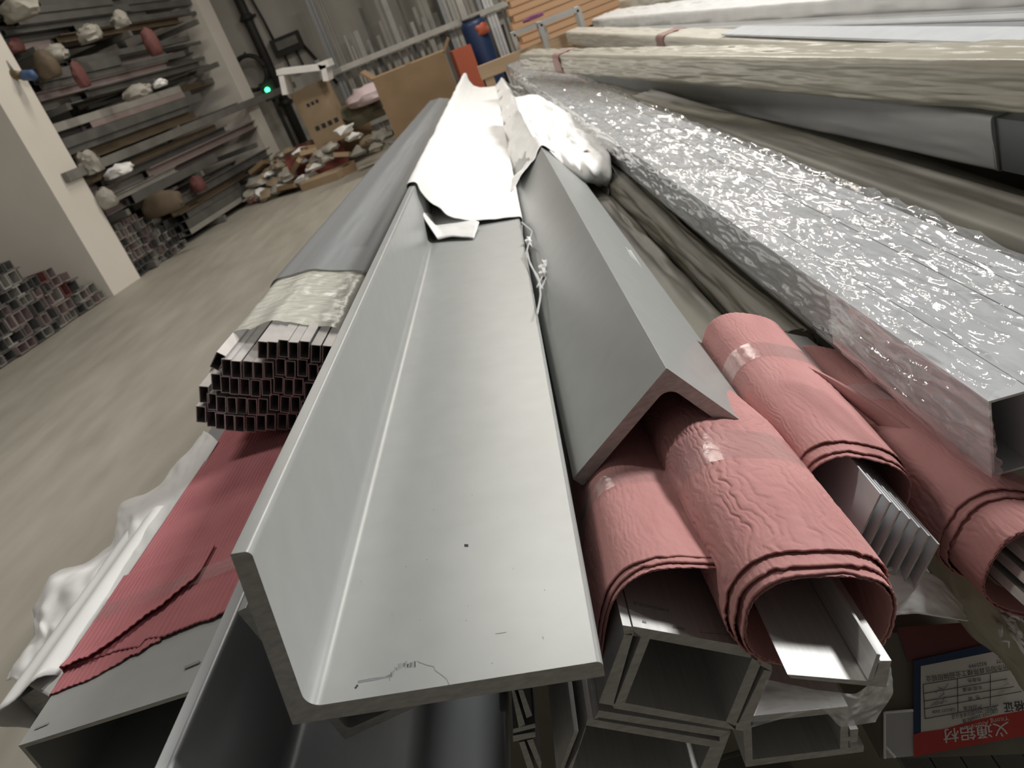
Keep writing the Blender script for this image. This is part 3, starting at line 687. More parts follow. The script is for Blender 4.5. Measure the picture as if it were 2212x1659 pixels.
# khaki bundles between the ridge angle and the clear film
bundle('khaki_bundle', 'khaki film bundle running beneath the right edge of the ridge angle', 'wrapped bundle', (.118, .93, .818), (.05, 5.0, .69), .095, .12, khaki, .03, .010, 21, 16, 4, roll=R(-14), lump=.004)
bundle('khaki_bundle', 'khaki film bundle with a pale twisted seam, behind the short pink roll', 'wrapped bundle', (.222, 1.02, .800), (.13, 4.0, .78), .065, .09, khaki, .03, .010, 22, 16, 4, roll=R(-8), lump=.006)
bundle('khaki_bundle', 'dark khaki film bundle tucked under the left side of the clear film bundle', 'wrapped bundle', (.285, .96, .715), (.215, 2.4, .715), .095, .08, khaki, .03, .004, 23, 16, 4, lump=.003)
# right of the clear film
bundle('khaki_bundle', 'dark khaki film bundle right of the clear film bundle', 'wrapped bundle', (.605, .25, .80), (.435, 3.4, .81), .115, .085, khaki, .02, .005, 24, 12, 3, roll=R(-3))
k2, L_, a_, b_ = bundle('grey_foam_bundle', 'grey foam covered bundle with a bare dark panel end, under the long cream bundle', 'wrapped bundle', (.745, 1.42, .856), (.385, 5.0, .885), .16, .10, greyfoam, .008, .004, 25, 18, 4)
p = A([.8535, .40, .8465]); pan = MB(); pan.prism([p+a_*x+b_*z for x, z in ((.002, -.004), (.155, -.004), (.155, -.096), (.002, -.096))], L_*1.2); pan.build('bare_panel', alu_dark, k2)
K1, LK1, ak, bk = bundle('cream_bundle', 'long cream plastic bundle tied with a brown strap near its far end', 'wrapped bundle', (.9066, .35, .940), (.13, 5.0, 1.005), .10, .085, cream, .014, .006, 26, 34, 7, ns=240, nt=140)
def strap(parent, N, F, L, a, b, w, h, s, ln, m, name='strap'):
    N = A(N)+L*s; pts = round2d([(-.004, .004), (-.004, -h-.004), (w+.004, -h-.004), (w+.004, .004)], .018, 5); loop = resample(pts, 60, True)
    sheet_along(name, parent, m, N, a, b, L, loop, 0., ln, 6, .003, 20, 8, 5, True, .001)
strapm = mat('brown_tape', (.30, .17, .15), (.36, .21, .185), rough=.5, nscale=10)
strap(K1, (.9066, .35, .940), None, LK1, ak, bk, .10, .085, 3.81, .13, strapm)
N0, F0 = A([1.018, .5, .868]), A([.57, 6.9, .925])
K0, LK0, a0, b0 = bundle('cream_bundle', 'pale cream bundle torn open along its top over white panels, strapped at its far end', 'wrapped bundle', N0, F0, .115, .10, cream_lt, .016, .007, 27, 30, 6, ns=200)
strap(K0, N0, F0, LK0, a0, b0, .115, .10, 3.65, .14, strapm)
pn = MB(); q = N0+b0*.006+a0*.02; pn.prism([q, q+a0*.085, q+a0*.085+b0*.006, q+b0*.006], LK0*2.9); pn.build('white_panel', alu_pale, K0)
polished = mat('polished_aluminium', (.70, .71, .72), (.76, .77, .78), rough=.22, metal=.6, nscale=8)
# long bare silver profiles and white wrapped ones furthest right
for k, (x, z, w, h) in enumerate(((1.065, .888, .028, .07), (1.097, .892, .036, .05), (1.137, .892, .04, .05))):
    N = A([x, 1.6, z]); Lk = unit(A([-.36, 5.6, -.04])); ax, bz, _ = frame(Lk)
    o = MB().prism([N+ax*u+bz*v for u, v in round2d([(0, 0), (w, 0), (w, -h), (0, -h)], .002, 3)], Lk*5.4).build('silver_profile', [polished if k else alu_dark])
    tag(o, ('dull deep profile in front of the two polished silver ones', 'polished silver profile beside the dull deep one', 'polished silver profile under the edge of the white wrapped bundle')[k], 'profile')
bundle('white_bundle', 'long shiny white plastic bundle beyond the silver profiles', 'wrapped bundle', (1.19, 1.5, .935), (.83, 7.3, .92), .24, .13, foam_thin, .02, .012, 28, 30, 7, ns=200)
bundle('white_bundle', 'second white plastic bundle behind the shiny white one', 'wrapped bundle', (1.45, 1.8, 1.0), (1.12, 7.6, .97), .3, .2, cream_lt, .02, .012, 29, 30, 7)
# what carries the pile: lower wrapped bundles on timber bearers
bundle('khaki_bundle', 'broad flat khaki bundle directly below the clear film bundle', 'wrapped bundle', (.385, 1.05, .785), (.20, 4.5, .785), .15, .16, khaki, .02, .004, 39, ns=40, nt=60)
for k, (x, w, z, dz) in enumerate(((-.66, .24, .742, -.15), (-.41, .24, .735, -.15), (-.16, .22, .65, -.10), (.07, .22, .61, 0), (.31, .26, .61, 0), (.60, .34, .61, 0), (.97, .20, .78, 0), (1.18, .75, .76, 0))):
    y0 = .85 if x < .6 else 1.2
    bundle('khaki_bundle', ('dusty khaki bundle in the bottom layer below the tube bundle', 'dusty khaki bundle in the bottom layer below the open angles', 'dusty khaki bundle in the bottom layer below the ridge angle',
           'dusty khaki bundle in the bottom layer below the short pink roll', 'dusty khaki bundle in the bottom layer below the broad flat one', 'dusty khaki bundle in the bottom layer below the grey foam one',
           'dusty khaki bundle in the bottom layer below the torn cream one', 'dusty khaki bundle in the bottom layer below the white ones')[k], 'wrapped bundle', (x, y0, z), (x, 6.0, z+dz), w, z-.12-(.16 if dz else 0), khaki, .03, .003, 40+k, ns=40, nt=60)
for y in (1.5, 3.7, 6.0):
    o = MB().box((.65, y, .06), (1.5, .06, .06)).build('timber_bearer', woodbeam, org=(.65, y, 0)); tag(o, 'timber bearer on the floor under the pile of bundles', 'timber', 'bearers under the pile')

# ---------------------------------------------------------------- bits under the right-hand rolls
pxsheet('milky_film', [[(1655, 1468, .60), (1760, 1490, .59), (1850, 1500, .60), (1925, 1440, .62)], [(1640, 1520, .60), (1755, 1510, .60), (1830, 1555, .605), (1930, 1500, .63)],
                       [(1622, 1572, .60), (1775, 1528, .60), (1815, 1572, .61), (1890, 1560, .63)]], film_soft, None, (8, 12), .004, 24, 3, 0, 'milky torn film draped over the lipped box section below the channel', 'film')
pxsheet('white_sheet', [[(1880, 1235, .70), (1960, 1215, .72), (2030, 1250, .74), (2075, 1300, .75)], [(1900, 1290, .69), (1970, 1275, .70), (2040, 1305, .72), (2085, 1335, .74)],
                        [(1920, 1330, .69), (1980, 1325, .695), (2040, 1335, .71), (2092, 1342, .73)]], foam_thin, None, (8, 12), .003, 20, 6, .0008, 'torn white foam sheet right of the wrinkled pink roll', 'foam sheet')
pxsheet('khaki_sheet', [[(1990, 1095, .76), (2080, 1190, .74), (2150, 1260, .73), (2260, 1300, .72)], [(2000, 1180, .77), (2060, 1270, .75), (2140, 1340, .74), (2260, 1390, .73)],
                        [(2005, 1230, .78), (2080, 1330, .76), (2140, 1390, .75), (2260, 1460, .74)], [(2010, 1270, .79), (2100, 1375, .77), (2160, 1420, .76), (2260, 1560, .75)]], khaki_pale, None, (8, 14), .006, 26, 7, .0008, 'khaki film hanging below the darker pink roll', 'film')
fr = MB(); rng = random.Random(3)
for k in range(7):
    u, v, d = 2150+rng.uniform(0, 35), 1310+k*9, .735
    pts = [PD(u, v, d)]
    for i in range(5): u += rng.uniform(0, 16); v += rng.uniform(2, 18); pts.append(PD(u, v, d-rng.uniform(0, .012)))
    fr.tube(pts, [.0016, .002, .0014, .0018, .001, .0004], 6)
tag(fr.build('frayed_string', foam, None, True), 'frayed white plastic string caught on the khaki film', 'string')
# dark red printed film and labelled bundle
LBL0 = PD(2090, 1500, .80); LN = unit([-.05, -.80, .60])
c5 = lambda x, y: (1900+x/5.369, 1350+y/5.369)
def LP(x, y, lift=0.): return PN(*c5(x, y), LBL0+LN*lift, LN)
lb = thing('labelled_bundle', 'film wrapped bundle end carrying a red, white and blue product label', 'wrapped bundle', PD(2090, 1600, .84))
back = [LP(-90, 120), LP(1900, -40), LP(2000, 1500), LP(20, 1570)]
MB().prism([p-LN*.004 for p in back], -LN*.02+A([0, .5, -.02]), 0).build('film_wrap', khaki, lb)
MB().prism([LP(*c, -.0015) for c in ((200, 30), (1400, -60), (1500, 280), (330, 420))], -LN*.001).build('printed_film', darkred, lb)
MB().prism([LP(*c, .001) for c in ((60, 1010), (390, 985), (400, 1520), (60, 1550))], -LN*.001).build('film_window', film_soft, lb)
for a, b in (((60, 1010), (60, 1550)), ((60, 1015), (390, 990)), ((60, 1400), (180, 1540))):
    MB().tube([LP(*a, .003), LP(*b, .003)], .0012, 6).build('film_fold', foam_thin, lb)
lab = MB().prism([LP(*c, .002) for c in ((395, 415), (1390, 195), (1480, 300), (480, 480), (490, 1240), (395, 1275))], -LN*.0006).build('label_border', labelblue, lb)
MB().prism([LP(*c, .0024) for c in ((478, 478), (1500, 280), (1760, 300), (1760, 985), (1380, 1045), (1080, 1110), (760, 1205), (480, 1245))], -LN*.0006).build('label_panel', whitep, lb)
MB().prism([LP(*c, .0028) for c in ((395, 1272), (480, 1245), (760, 1205), (1080, 1110), (1380, 1045), (1760, 975), (1760, 1270), (400, 1530))], -LN*.0006).build('label_band', labelred, lb)
def ltext(body, x, y, size, m, name='lettering', dirx=(-1., .118), sx=1., bold=False, lift=.0034):
    """print on the label: (x, y) = where the first character starts, reading right to left in the crop (label hangs upside down)"""
    cu = bpy.data.curves.new(name, 'FONT'); cu.body = body; cu.size = 1; cu.resolution_u = 2
    if bold: cu.offset = .012
    ob = bpy.data.objects.new('tmp_text', cu); COL.objects.link(ob); dg = bpy.context.evaluated_depsgraph_get(); me = bpy.data.meshes.new_from_object(ob.evaluated_get(dg))
    V = A([v.co[:] for v in me.vertices]); F = [list(p.vertices) for p in me.polygons]
    bpy.data.objects.remove(ob)
    if not len(V): return
    P0 = LP(x, y, lift); ex_ = (LP(x+dirx[0]*100, y+dirx[1]*100, lift)-P0)/100; ey_ = (LP(x+dirx[1]*100, y-dirx[0]*100, lift)-P0)/100
    mesh(name, [P0+ex_*(v[0]*size*sx)+ey_*(v[1]*size) for v in V], F, m, lb)
ltext('义通铝材', 1500, 1135, 175, labelwhite, sx=1.12, bold=True)
ltext('Yitong Aluminum', 1490, 1052, 80, labelwhite, dirx=(-1., .24), sx=1.0)
ltext('合格证', 1800, 870, 130, ink, sx=.95, bold=True)
ltext('GB5237-2008标准', 1370, 975, 55, ink, dirx=(-1., .30))
ltext('IS09001-2000国际体系认证', 1360, 940, 62, ink, dirx=(-1., .20), sx=.75)
ltext('(滨州市阳信县陈楼工业园锦阳铝业', 1590, 440, 74, ink, dirx=(-1., .155), sx=.95)
ltext('8325777', 1560, 372, 60, ink, dirx=(-1., .155)); ltext('8325999', 1240, 428, 60, ink, dirx=(-1., .155)); ltext('75888', 1520, 325, 58, ink, dirx=(-1., .155))
for body, x, y in (('表面色', 1180, 608), ('长度/数量', 1190, 705), ('色  调', 1165, 820), ('产品标准', 1185, 922)):
    ltext(body, x, y, 52, ink, dirx=(-1., .13), sx=1.05)
ltext('GB5237-2008', 878, 960, 48, ink, dirx=(-1., .13))
def lline(a, b, wd=7):
    a, b = A(a, float), A(b, float); n = unit([-(b-a)[1], (b-a)[0]])*wd/2
    MB().prism([LP(*(a-n), .0030), LP(*(b-n), .0030), LP(*(b+n), .0030), LP(*(a+n), .0030)], LN*.0002).build('rule_line', ink, lb)
for a, b in (((505, 690), (1590, 505)), ((512, 795), (1480, 625)), ((508, 885), (1560, 715)), ((515, 975), (1650, 770)), ((525, 1088), (1380, 930)), ((505, 690), (528, 1088)), ((902, 625), (910, 1015)), ((1285, 570), (1285, 935))): lline(a, b)
for pts in ([(650, 790), (700, 740), (760, 735), (800, 680)], [(680, 715), (740, 760), (750, 800), (690, 840)], [(600, 940), (680, 880), (720, 920), (760, 830)], [(640, 930), (700, 905), (790, 880)], [(1450, 700), (1500, 680), (1480, 640), (1440, 660)], [(1380, 790), (1420, 780), (1530, 740)]):
    MB().tube([LP(*p, .003) for p in pts], .0003, 4).build('handwriting', inkgrey, lb)
# grey flat bars lying below the label
for k in range(5):
    p0 = PD(1955+k*62, 1655-k*10, .98); n1 = PD(1955+(k+1)*62-3, 1655-(k+1)*10, .98)
    v = A([.0, 1.6, -.02]); p0b = p0-A([0, .35, 0]); n1b = n1-A([0, .35, 0])
    o = MB().prism([p0b, n1b, n1b-A([0, 0, .02]), p0b-A([0, 0, .02])], v, 0).build('flat_bar', [mat('dusty_grey_bar', (.20, .19, .18), (.24, .23, .215), rough=.7, nscale=9) if k == 0 else MATS['dusty_grey_bar']])
    tag(o, 'dusty grey flat bar lying below the product label', 'flat bar', 'dusty flat bars under the labelled bundle')

# ---------------------------------------------------------------- background: racks on the left
def rp(a, n, z): return PIER+RD*a+RN*n+A([0, 0, z])               # rack coordinates: along the wall, into it, up
rng = random.Random(77)
def prof_mesh(kind, a, b, ln, m, name):
    w = min(a, b)*.12
    if kind == 0: loops = None
    elif kind == 1: loops = [(-a, -b), (a, -b), (a, b), (a-w*2, b), (a-w*2, -b+w*2), (-a+w*2, -b+w*2), (-a+w*2, b), (-a, b)]
    elif kind == 2: loops = [(-a, -b), (a, -b), (a, -b+w*2), (-a+w*2, -b+w*2), (-a+w*2, b), (-a, b)]
    else: loops = [(-a, -b), (a, -b), (a, -b+w*2), (w, -b+w*2), (w, b-w*2), (a, b-w*2), (a, b), (-a, b), (-a, b-w*2), (-w, b-w*2), (-w, -b+w*2), (-a, -b+w*2)]
    if loops is None: return tubemesh(a, b, w, ln, m, name)
    n = len(loops); V = [(x, 0, z) for x, z in loops]+[(x, ln, z) for x, z in loops]
    F = [[i, (i+1) % n, (i+1) % n+n, i+n] for i in range(n)]+[list(range(n))[::-1], list(range(n, 2*n))]
    me = bpy.data.meshes.new(name); me.from_pydata(V, [], F); me.update(); me.materials.append(m); return me
rk_grey = mat('rack_grey_profile', (.115, .112, .105), (.17, .165, .155), rough=.5, metal=.3, nscale=3)
rk_lite = mat('rack_pale_profile', (.33, .315, .285), (.39, .375, .345), rough=.5, metal=.2, nscale=3)
rk_pink = mat('rack_pink_grey_profile', (.27, .215, .205), (.32, .255, .245), rough=.55, metal=.1, nscale=3)
rk_brown = mat('rack_brown_profile', (.10, .075, .045), (.14, .10, .062), rough=.7, nscale=3)
rk_maroon = mat('rack_maroon_wrap', (.12, .04, .037), (.16, .058, .052), rough=.75, nscale=3)
RM = [rk_grey, rk_lite, rk_pink, rk_brown, rk_maroon]
def put(me, name, p, X, Y, Z):
    o = bpy.data.objects.new(name, me); COL.objects.link(o)
    o.matrix_world = Matrix(((X[0], Y[0], Z[0], p[0]), (X[1], Y[1], Z[1], p[1]), (X[2], Y[2], Z[2], p[2]), (0, 0, 0, 1))); ORG[o.name] = A(p, float); return o
ZU = A([0, 0, 1.])
# low heap in front of the near pier: bars at right angles to the wall, ends to the aisle
cache = {}
def pm_(kind, a, b, ln, mi):
    k = (kind, round(a, 3), round(b, 3), round(ln, 1), mi)
    if k not in cache: cache[k] = prof_mesh(kind, a, b, ln, RM[mi], 'profile')
    return cache[k]
sizes = [.045, .055, .065]
hn = {0: 'grey', 1: 'pale', 2: 'pinkish', 3: 'brown', 4: 'maroon'}
kn = {0: 'square tube', 1: 'channel', 2: 'angle', 3: 'beam profile'}
z = .012
for r in range(7):
    a = -2.5+rng.uniform(0, .1); hh = sizes[r % 3]
    end = -.62-.09*r-(.25 if r > 4 else 0)
    while a < end:
        w = rng.choice(sizes); kind = rng.choice([0, 0, 0, 1, 2, 3]); mi = rng.choices([0, 1, 2, 4], [4, 3, 4, .6])[0]
        me = pm_(kind, w, hh-.002, 1.2, mi)
        o = put(me, 'profile', rp(a+w, .02+rng.uniform(0, .07)+.03*r, z+hh), -RD, RN, ZU)
        tag(o, f'{hn[mi]} aluminium {kn[kind]} end in the low heap before the near pier', 'profile', f'{hn[mi]} {kn[kind]}s in the low heap')
        a += 2*w+.012
    z += 2*hh+.002
# loaded rack between the piers
levels = [(.10, .53, 1.0, 0), (.74, 1.14, 1.05, 1), (1.36, 1.75, 1.1, 2), (1.97, 2.36, 1.1, 3), (2.58, 3.3, 1.1, 4)]
rack = thing('storage_rack', 'tall grey steel rack loaded with profiles between the two piers', 'rack', rp(2, .6, 0))
lname = ['bottom', 'second', 'third', 'fourth', 'top']
for z0, z1, depth, li in levels:
    for aa in (.35, 2.2, 4.0):
        MB().box(rp(aa, .58, z0-.053), (.035, .62, .035), np.stack([RD, RN, ZU], 1)).build('arm', steel, rack)
    z = z0-.015
    while z < z1:
        hh = rng.choice([.035, .045, .055]); n = .02+rng.uniform(0, .05)
        while n < depth-.1:
            w = rng.choice([.04, .055, .07]); kind = rng.choice([0, 0, 1, 2, 3]); mi = rng.choices([0, 1, 2, 3, 4], [7, 2, 2, .6, .4])[0]
            if n > .46 and z < z1-.17: n += 2*w+.012; continue           # the far side of a full level cannot be seen
            ln = rng.choice([1.6, 2.2, 2.8, 3.2]); a0_ = rng.choice([0, .05, .15, .35, .6, .9, 1.2]) if li else rng.choice([1.3, 1.36, 1.5, 1.8])
            o = put(pm_(kind, w, hh-.001, ln, mi), 'profile', rp(.06+a0_, n+w, z+hh), -RN, RD, ZU)
            tag(o, f'{hn[mi]} aluminium {kn[kind]} on the {lname[li]} level of the loaded rack', 'profile', f'{hn[mi]} {kn[kind]}s on the {lname[li]} rack level')
            n += 2*w+rng.choice([.006, .012, .05])
        z += 2*hh+.002
# bars lying crosswise at the foot of the rack, ends to the aisle
z = .012
for r in range(7):
    a = .04+rng.uniform(0, .03); hh = [.036, .044, .05][r % 3]
    while a < 1.16-.07*r:
        w = rng.choice([.036, .045, .055]); kind = rng.choice([0, 0, 1, 2, 3]); mi = rng.choices([0, 1, 2], [4, 4, 1.5])[0]
        o = put(pm_(kind, w, hh-.002, .9, mi), 'profile', rp(a+w, .0+rng.uniform(0, .06)+.02*r, z+hh), -RD, RN, ZU)
        tag(o, f'{hn[mi]} aluminium {kn[kind]} end in the crosswise stack at the foot of the rack', 'profile', f'{hn[mi]} {kn[kind]}s in the crosswise stack')
        a += 2*w+.008
    z += 2*hh+.002
for aa in (.35, 2.2, 4.0):
    o = MB().box(rp(aa, 1.24, 1.7), (.045, .045, 1.7), np.stack([RD, RN, ZU], 1)).build('post', steel, rack)
o = MB().box(rp(3.0, -.035, 1.27), (3.3, .03, .05), np.stack([RD, RN, ZU], 1)).build('front_beam', steel, rack)
# a few long rods sticking out of the rack, seen against the far pier
for k, (u, v, y) in enumerate(((434, 26, 13.9), (432, 92, 13.6), (440, 125, 13.7), (450, 142, 13.7), (438, 160, 13.6))):
    p = PY(u, v, y); o = MB().box(p-RD*1.5, (1.5, .02, .022), np.stack([RD, RN, ZU], 1)).build('rod', rk_grey, org=p-RD*1.5); tag(o, 'thin grey rod sticking out of the loaded rack toward the far pier', 'rod', 'rods sticking out of the rack')

import bmesh
def blob(name, c, rx, ry, rz, m, label, cat, seed=0, amp=.35, group=None, sub=3, sq=1., fr=2.2):
    """crumpled bag or heap of sheeting"""
    bm = bmesh.new(); bmesh.ops.create_icosphere(bm, subdivisions=sub, radius=1)
    V = A([v.co[:] for v in bm.verts]); F = [[v.index for v in f.verts] for f in bm.faces]; bm.free()
    h = np.abs(fbm(V[:, 0]*fr+5+seed, V[:, 1]*fr+V[:, 2]*fr*1.3, seed, 4)-.47)*2
    k = 1-amp*(1-np.clip(h*2.2, 0, 1)**.7)+amp*.5*(fbm(V[:, 2]*fr+3, V[:, 0]*fr-V[:, 1]*fr, seed+3)-.4)
    V = V*k[:, None]*A([rx, ry, rz]); V[:, 2] = np.maximum(V[:, 2], -rz*.55)
    o = mesh(name, V+A(c), F, m, None, False); sharp(o, 50); return tag(o, label, cat, group)
bag = mat('dusty_white_bag', (.30, .28, .24), (.40, .38, .33), rough=.6, nscale=4)
# sheeting stuffed into the rack
for k, (u, v, y, r, rz, m, lab) in enumerate(((52, 20, 9.6, .22, .16, bag, 'white crumpled sheet on the top rack level beside the near pier'), (200, 75, 10.3, .16, .12, bag, 'cream crumpled sheet on the upper rack bars'),
        (125, 118, 9.8, .17, .12, bag, 'crumpled film bag beside the brown packet on the rack'), (265, 45, 11, .13, .13, bag, 'grey white roll end on the top rack bars'), (300, 200, 10.2, .2, .10, bag, 'dull film heap on the middle rack level'),
        (200, 355, 9.5, .15, .17, bag, 'cream plastic bag by the foot of the loaded rack'), (262, 368, 9.8, .2, .09, foam, 'bright white plastic bag on the lowest rack bars'), (235, 430, 9.45, .13, .16, bag, 'slumped cream bag under the white one by the pier'),
        (350, 180, 10.4, .1, .06, foam, 'small white film knot on the middle rack bars'))):
    blob('plastic_bag', PY(u, v, y)-RD*.05+RN*.0, r, r*.9, rz, m, lab, 'bag', 20+k)
for k, (u0, v0, u1, v1, y, m, nme, lab) in enumerate(((62, 115, 150, 175, 9.5, rk_brown, 'brown_packet', 'brown paper packet stuck among the rack bars near the pier'), (300, 60, 365, 130, 10.4, rk_maroon, 'maroon_packet', 'large maroon packet on the upper rack bars'),
        (150, 130, 205, 200, 9.7, rk_maroon, 'maroon_sheet', 'maroon paper sheet hanging from the rack bars'), (20, 85, 60, 115, 9.45, rk_maroon, 'maroon_packet', 'small maroon packet next to the near pier'),
        (405, 385, 455, 415, 11.2, rk_maroon, 'pink_packet', 'maroon paper packet low on the loaded rack'), (290, 430, 420, 455, 10.0, rk_brown, 'board', 'brown board lying under the lowest rack bars'))):
    p, q = PY(u0, v0, y), PY(u1, v1, y); c = (p+q)/2+RN*.05; hw = abs((q-p)@A([1, 0, 0]))*.4+.02; hz = abs(q[2]-p[2])*.38+.01
    blob(nme, c-RN*.03, hw*1.15, .13, hz*1.25, m, lab, 'packet', 120+k, .22, None, 3, 1, 1.6)
# tap and blue hose end on the near pier
pt = PY(30, 155, 9.25); tp = thing('wall_tap', 'small brass tap with a blue hose end on the near pier', 'tap', pt)
brass = mat('dull_brass', (.13, .10, .05), (.18, .14, .07), rough=.4, metal=.6, nscale=20)
MB().tube([pt+A([-.02, .05, .12]), pt+A([0, -.05, .1]), pt+A([.02, -.06, -.02])], .022, 8).build('pipe', steel, tp, True)
MB().tube([pt+A([-.05, -.06, 0]), pt+A([.10, -.08, -.07])], [.05, .04], 10).build('valve_body', brass, tp, True)
MB().tube([pt+A([.10, -.08, -.07]), pt+A([.20, -.09, -.10]), pt+A([.22, -.09, -.14])], [.05, .055, .03], 10).build('hose_end', mat('blue_hose', (.05, .10, .22), rough=.5), tp, True)
# ---------------------------------------------------------------- back wall fittings
YB = 16.17
a_, b_ = PY(516, 0, YB), PY(595, 162, YB); xm = (a_[0]+b_[0])/2
pp = thing('drain_pipe', 'black vertical pipe with a collar on the end wall', 'pipe', (xm, YB-.1, .1))
MB().tube([(xm, YB-.09, 0), (xm, YB-.09, 4.6)], .085, 12).build('pipe', iron, pp, True)
for zz in (1.0, 2.5, 3.6): MB().tube([(xm, YB-.10, zz), (xm, YB-.10, zz+.10)], .11, 12).build('collar', iron, pp, True); MB().box((xm, YB-.02, zz+.05), (.15, .03, .02)).build('bracket', iron, pp)
cen = PY(541, 158, 15.9); hp_ = thing('hose_ring', 'dark round hoop hanging beside the black pipe', 'hoop', cen-A([0, 0, .3]))
for off in (0, .05, .10):
    MB().tube([cen+A([.29*math.cos(t), .05-off, .29*math.sin(t)]) for t in np.linspace(0, 2*math.pi, 40)], .034, 8).build('coil', iron, hp_, True)
MB().tube([cen+A([0, .05, .29]), cen+A([0, .25, .34])], .02, 8).build('hook', iron, hp_, True)
cb = PY(622, 95, YB); bxe = thing('switch_box', 'small dark electrical box with cables on the end wall', 'electrical box', cb)
MB().box(cb+A([0, -.07, 0]), (.27, .07, .15)).build('box', iron, bxe); MB().box(cb+A([.02, -.15, .02]), (.20, .012, .07)).build('cover', steel, bxe)
for dx in (-.12, .1): MB().tube([cb+A([dx, -.06, -.15]), cb+A([dx*1.1, -.05, -.4]), cb+A([dx*.2, -.05, -.5])], .02, 6).build('cable', iron, bxe, True)
MB().tube([cb+A([-.2, -.04, .15]), cb+A([-.22, -.04, .5]), cb+A([-.30, -.04, 1.2]), cb+A([-.34, -.04, 2.4])], .022, 6).build('cable', iron, bxe, True)
MB().tube([cb+A([.25, -.04, -.1]), cb+A([.55, -.04, -.9])], .03, 6).build('cable', iron, bxe, True)
pl = PY(578, 194, 15.6); ld = thing('indicator_lamp', 'glowing green indicator lamp below the hoop', 'lamp', pl-A([0, 0, .05]))
MB().tube([pl, pl-A([0, .03, 0])], .042, 14).build('lens', led, ld, True); MB().box(pl+A([0, .08, -.02]), (.12, .06, .16)).build('housing', iron, ld); MB().box(pl+A([0, .10, -.80]), (.03, .03, .66)).build('stem', iron, ld)
# rail and leaning bars
y_r = 15.2
rl = thing('bar_rack', 'grey horizontal rail rack against the end wall holding leaning bars', 'rack', (-1, y_r, 0))
MB().box((-.9, y_r, 1.22), (2.0, .03, .045)).build('rail', galv, rl)
MB().box((-.9, y_r, .25), (2.0, .03, .045)).build('rail', galv, rl)
for x in (-2.85, -.9, 1.05): MB().box((x, y_r+.06, .75), (.04, .03, .75)).build('post', galv, rl)
rng = random.Random(5)
lean_m = [galv, rk_lite, rk_grey, alu_dark]
lmesh = {}
x = -2.65
while x < 1.0:
    h = rng.choice([1.5, 1.7, 2.0, 2.6, 3.4, 4.2]); w = rng.choice([.02, .03, .045]); mi = rng.choice([0, 0, 1, 1, 2, 3]); key = (h, w, mi)
    if key not in lmesh: lmesh[key] = tubemesh(w, .025, .004, h, lean_m[mi], 'leaning_bar')
    d = rng.uniform(.10, .55); base = A([x, y_r+.05+.02*rng.random(), 0]) + A([0, .0, 0])
    # foot on the floor in front of the wall, resting back against the rail
    Yv = unit([0, .10, 1]); Xv = unit(np.cross(Yv, [0, -1, .1])); Zv = np.cross(Xv, Yv)
    o = put(lmesh[key], 'leaning_bar', (x, y_r+.10, .005), Xv, Yv, Zv); nm_ = ('galvanised', 'pale', 'dark grey', 'dull blue-grey')[mi]
    tag(o, f'{nm_} bar leaning upright behind the rail on the end wall', 'bar', f'{nm_} bars leaning on the end wall')
    x += 2*w+rng.choice([.005, .02, .06, .12])
# white frame with posts standing further right
for k, (u, v, ub, vb, y) in enumerate(((992, 0, 1041, 141, 12.5), (1052, 40, 1086, 125, 12.6), (1060, 40, 1093, 123, 12.6), (1068, 38, 1100, 121, 12.6))):
    p, q = PY(u, v, y), PY(ub, vb, y); xx = q[0]
    o = MB().box((xx, y, 1.6 if k == 0 else .95), (.045 if k == 0 else .02, .03, 1.6 if k == 0 else .95)).build('white_post', galv if k == 0 else alu_pale, org=(xx, y, 0))
    tag(o, 'pale upright post standing beside the blue drum' if k == 0 else 'slim pale bar standing between the black bin and the boards', 'post', None if k == 0 else 'slim pale bars by the boards')
o = MB().box((PY(1010, 40, 12.55)[0]-.5, 12.56, PY(1010, 40, 12.55)[2]), (1.4, .02, .035)).build('white_rail', galv); tag(o, 'pale rail fixed to the upright post', 'rail')
# ---------------------------------------------------------------- cartons and litter
def carton(name, c, hx, hy, hz, rz, m, label, tilt=0., flaps=False, marks=False, cat='carton', rx=0.):
    Rm = np.array(Matrix.Rotation(rz, 3, 'Z') @ Matrix.Rotation(tilt, 3, 'Y') @ Matrix.Rotation(rx, 3, 'X')); c = A(c, float)
    t = thing(name, label, cat, c-A([0, 0, hz])); MB().box(c, (hx, hy, hz), Rm).build('body', m, t)
    MB().box(c+Rm@A([0, 0, hz+.002]), (hx*.08, hy, .002), Rm).build('tape_strip', tapebrown, t)
    if flaps:
        for sx in (-1, 1): MB().box(c+Rm@A([sx*(hx+.05), 0, hz+.04]), (.012, hy, .09), Rm@np.array(Matrix.Rotation(sx*.7, 3, 'Y'))).build('flap', m, t)
    if marks:
        for k in range(4): MB().box(c+Rm@A([-.12*hx*3+k*.1, -hy-.002, -hz*.35]), (.03, .002, .03), Rm).build('print_mark', ink, t)
        for k in range(3): MB().box(c+Rm@A([-.05+k*.07, -hy-.002, hz*.45]), (.022, .002, .022), Rm).build('print_mark', ink, t)
    return t
tapebrown = mat('brown_parcel_tape', (.26, .16, .08), rough=.4)
g = PZ(640, 345, 0)
carton('carton', (-2.95, 12.6, .245), .42, .35, .245, .25, maroon, 'dark maroon carton at the bottom of the litter heap')
carton('carton', PY(690, 250, 12.1)+A([0, .25, 0]), .22, .24, .40, -.12, card_lt, 'tall tan carton with black print balanced on the litter heap', R(-3), marks=True)
carton('carton', PY(745, 265, 13.0)+A([0, .3, -.12]), .27, .25, .33, .3, card, 'orange-brown carton half hidden behind the tall tan one', R(4))
carton('carton', (-1.02, 11.0, .50), .46, .35, .52, .05, card, 'big plain brown carton standing beside the tube bundle end', 0, True)
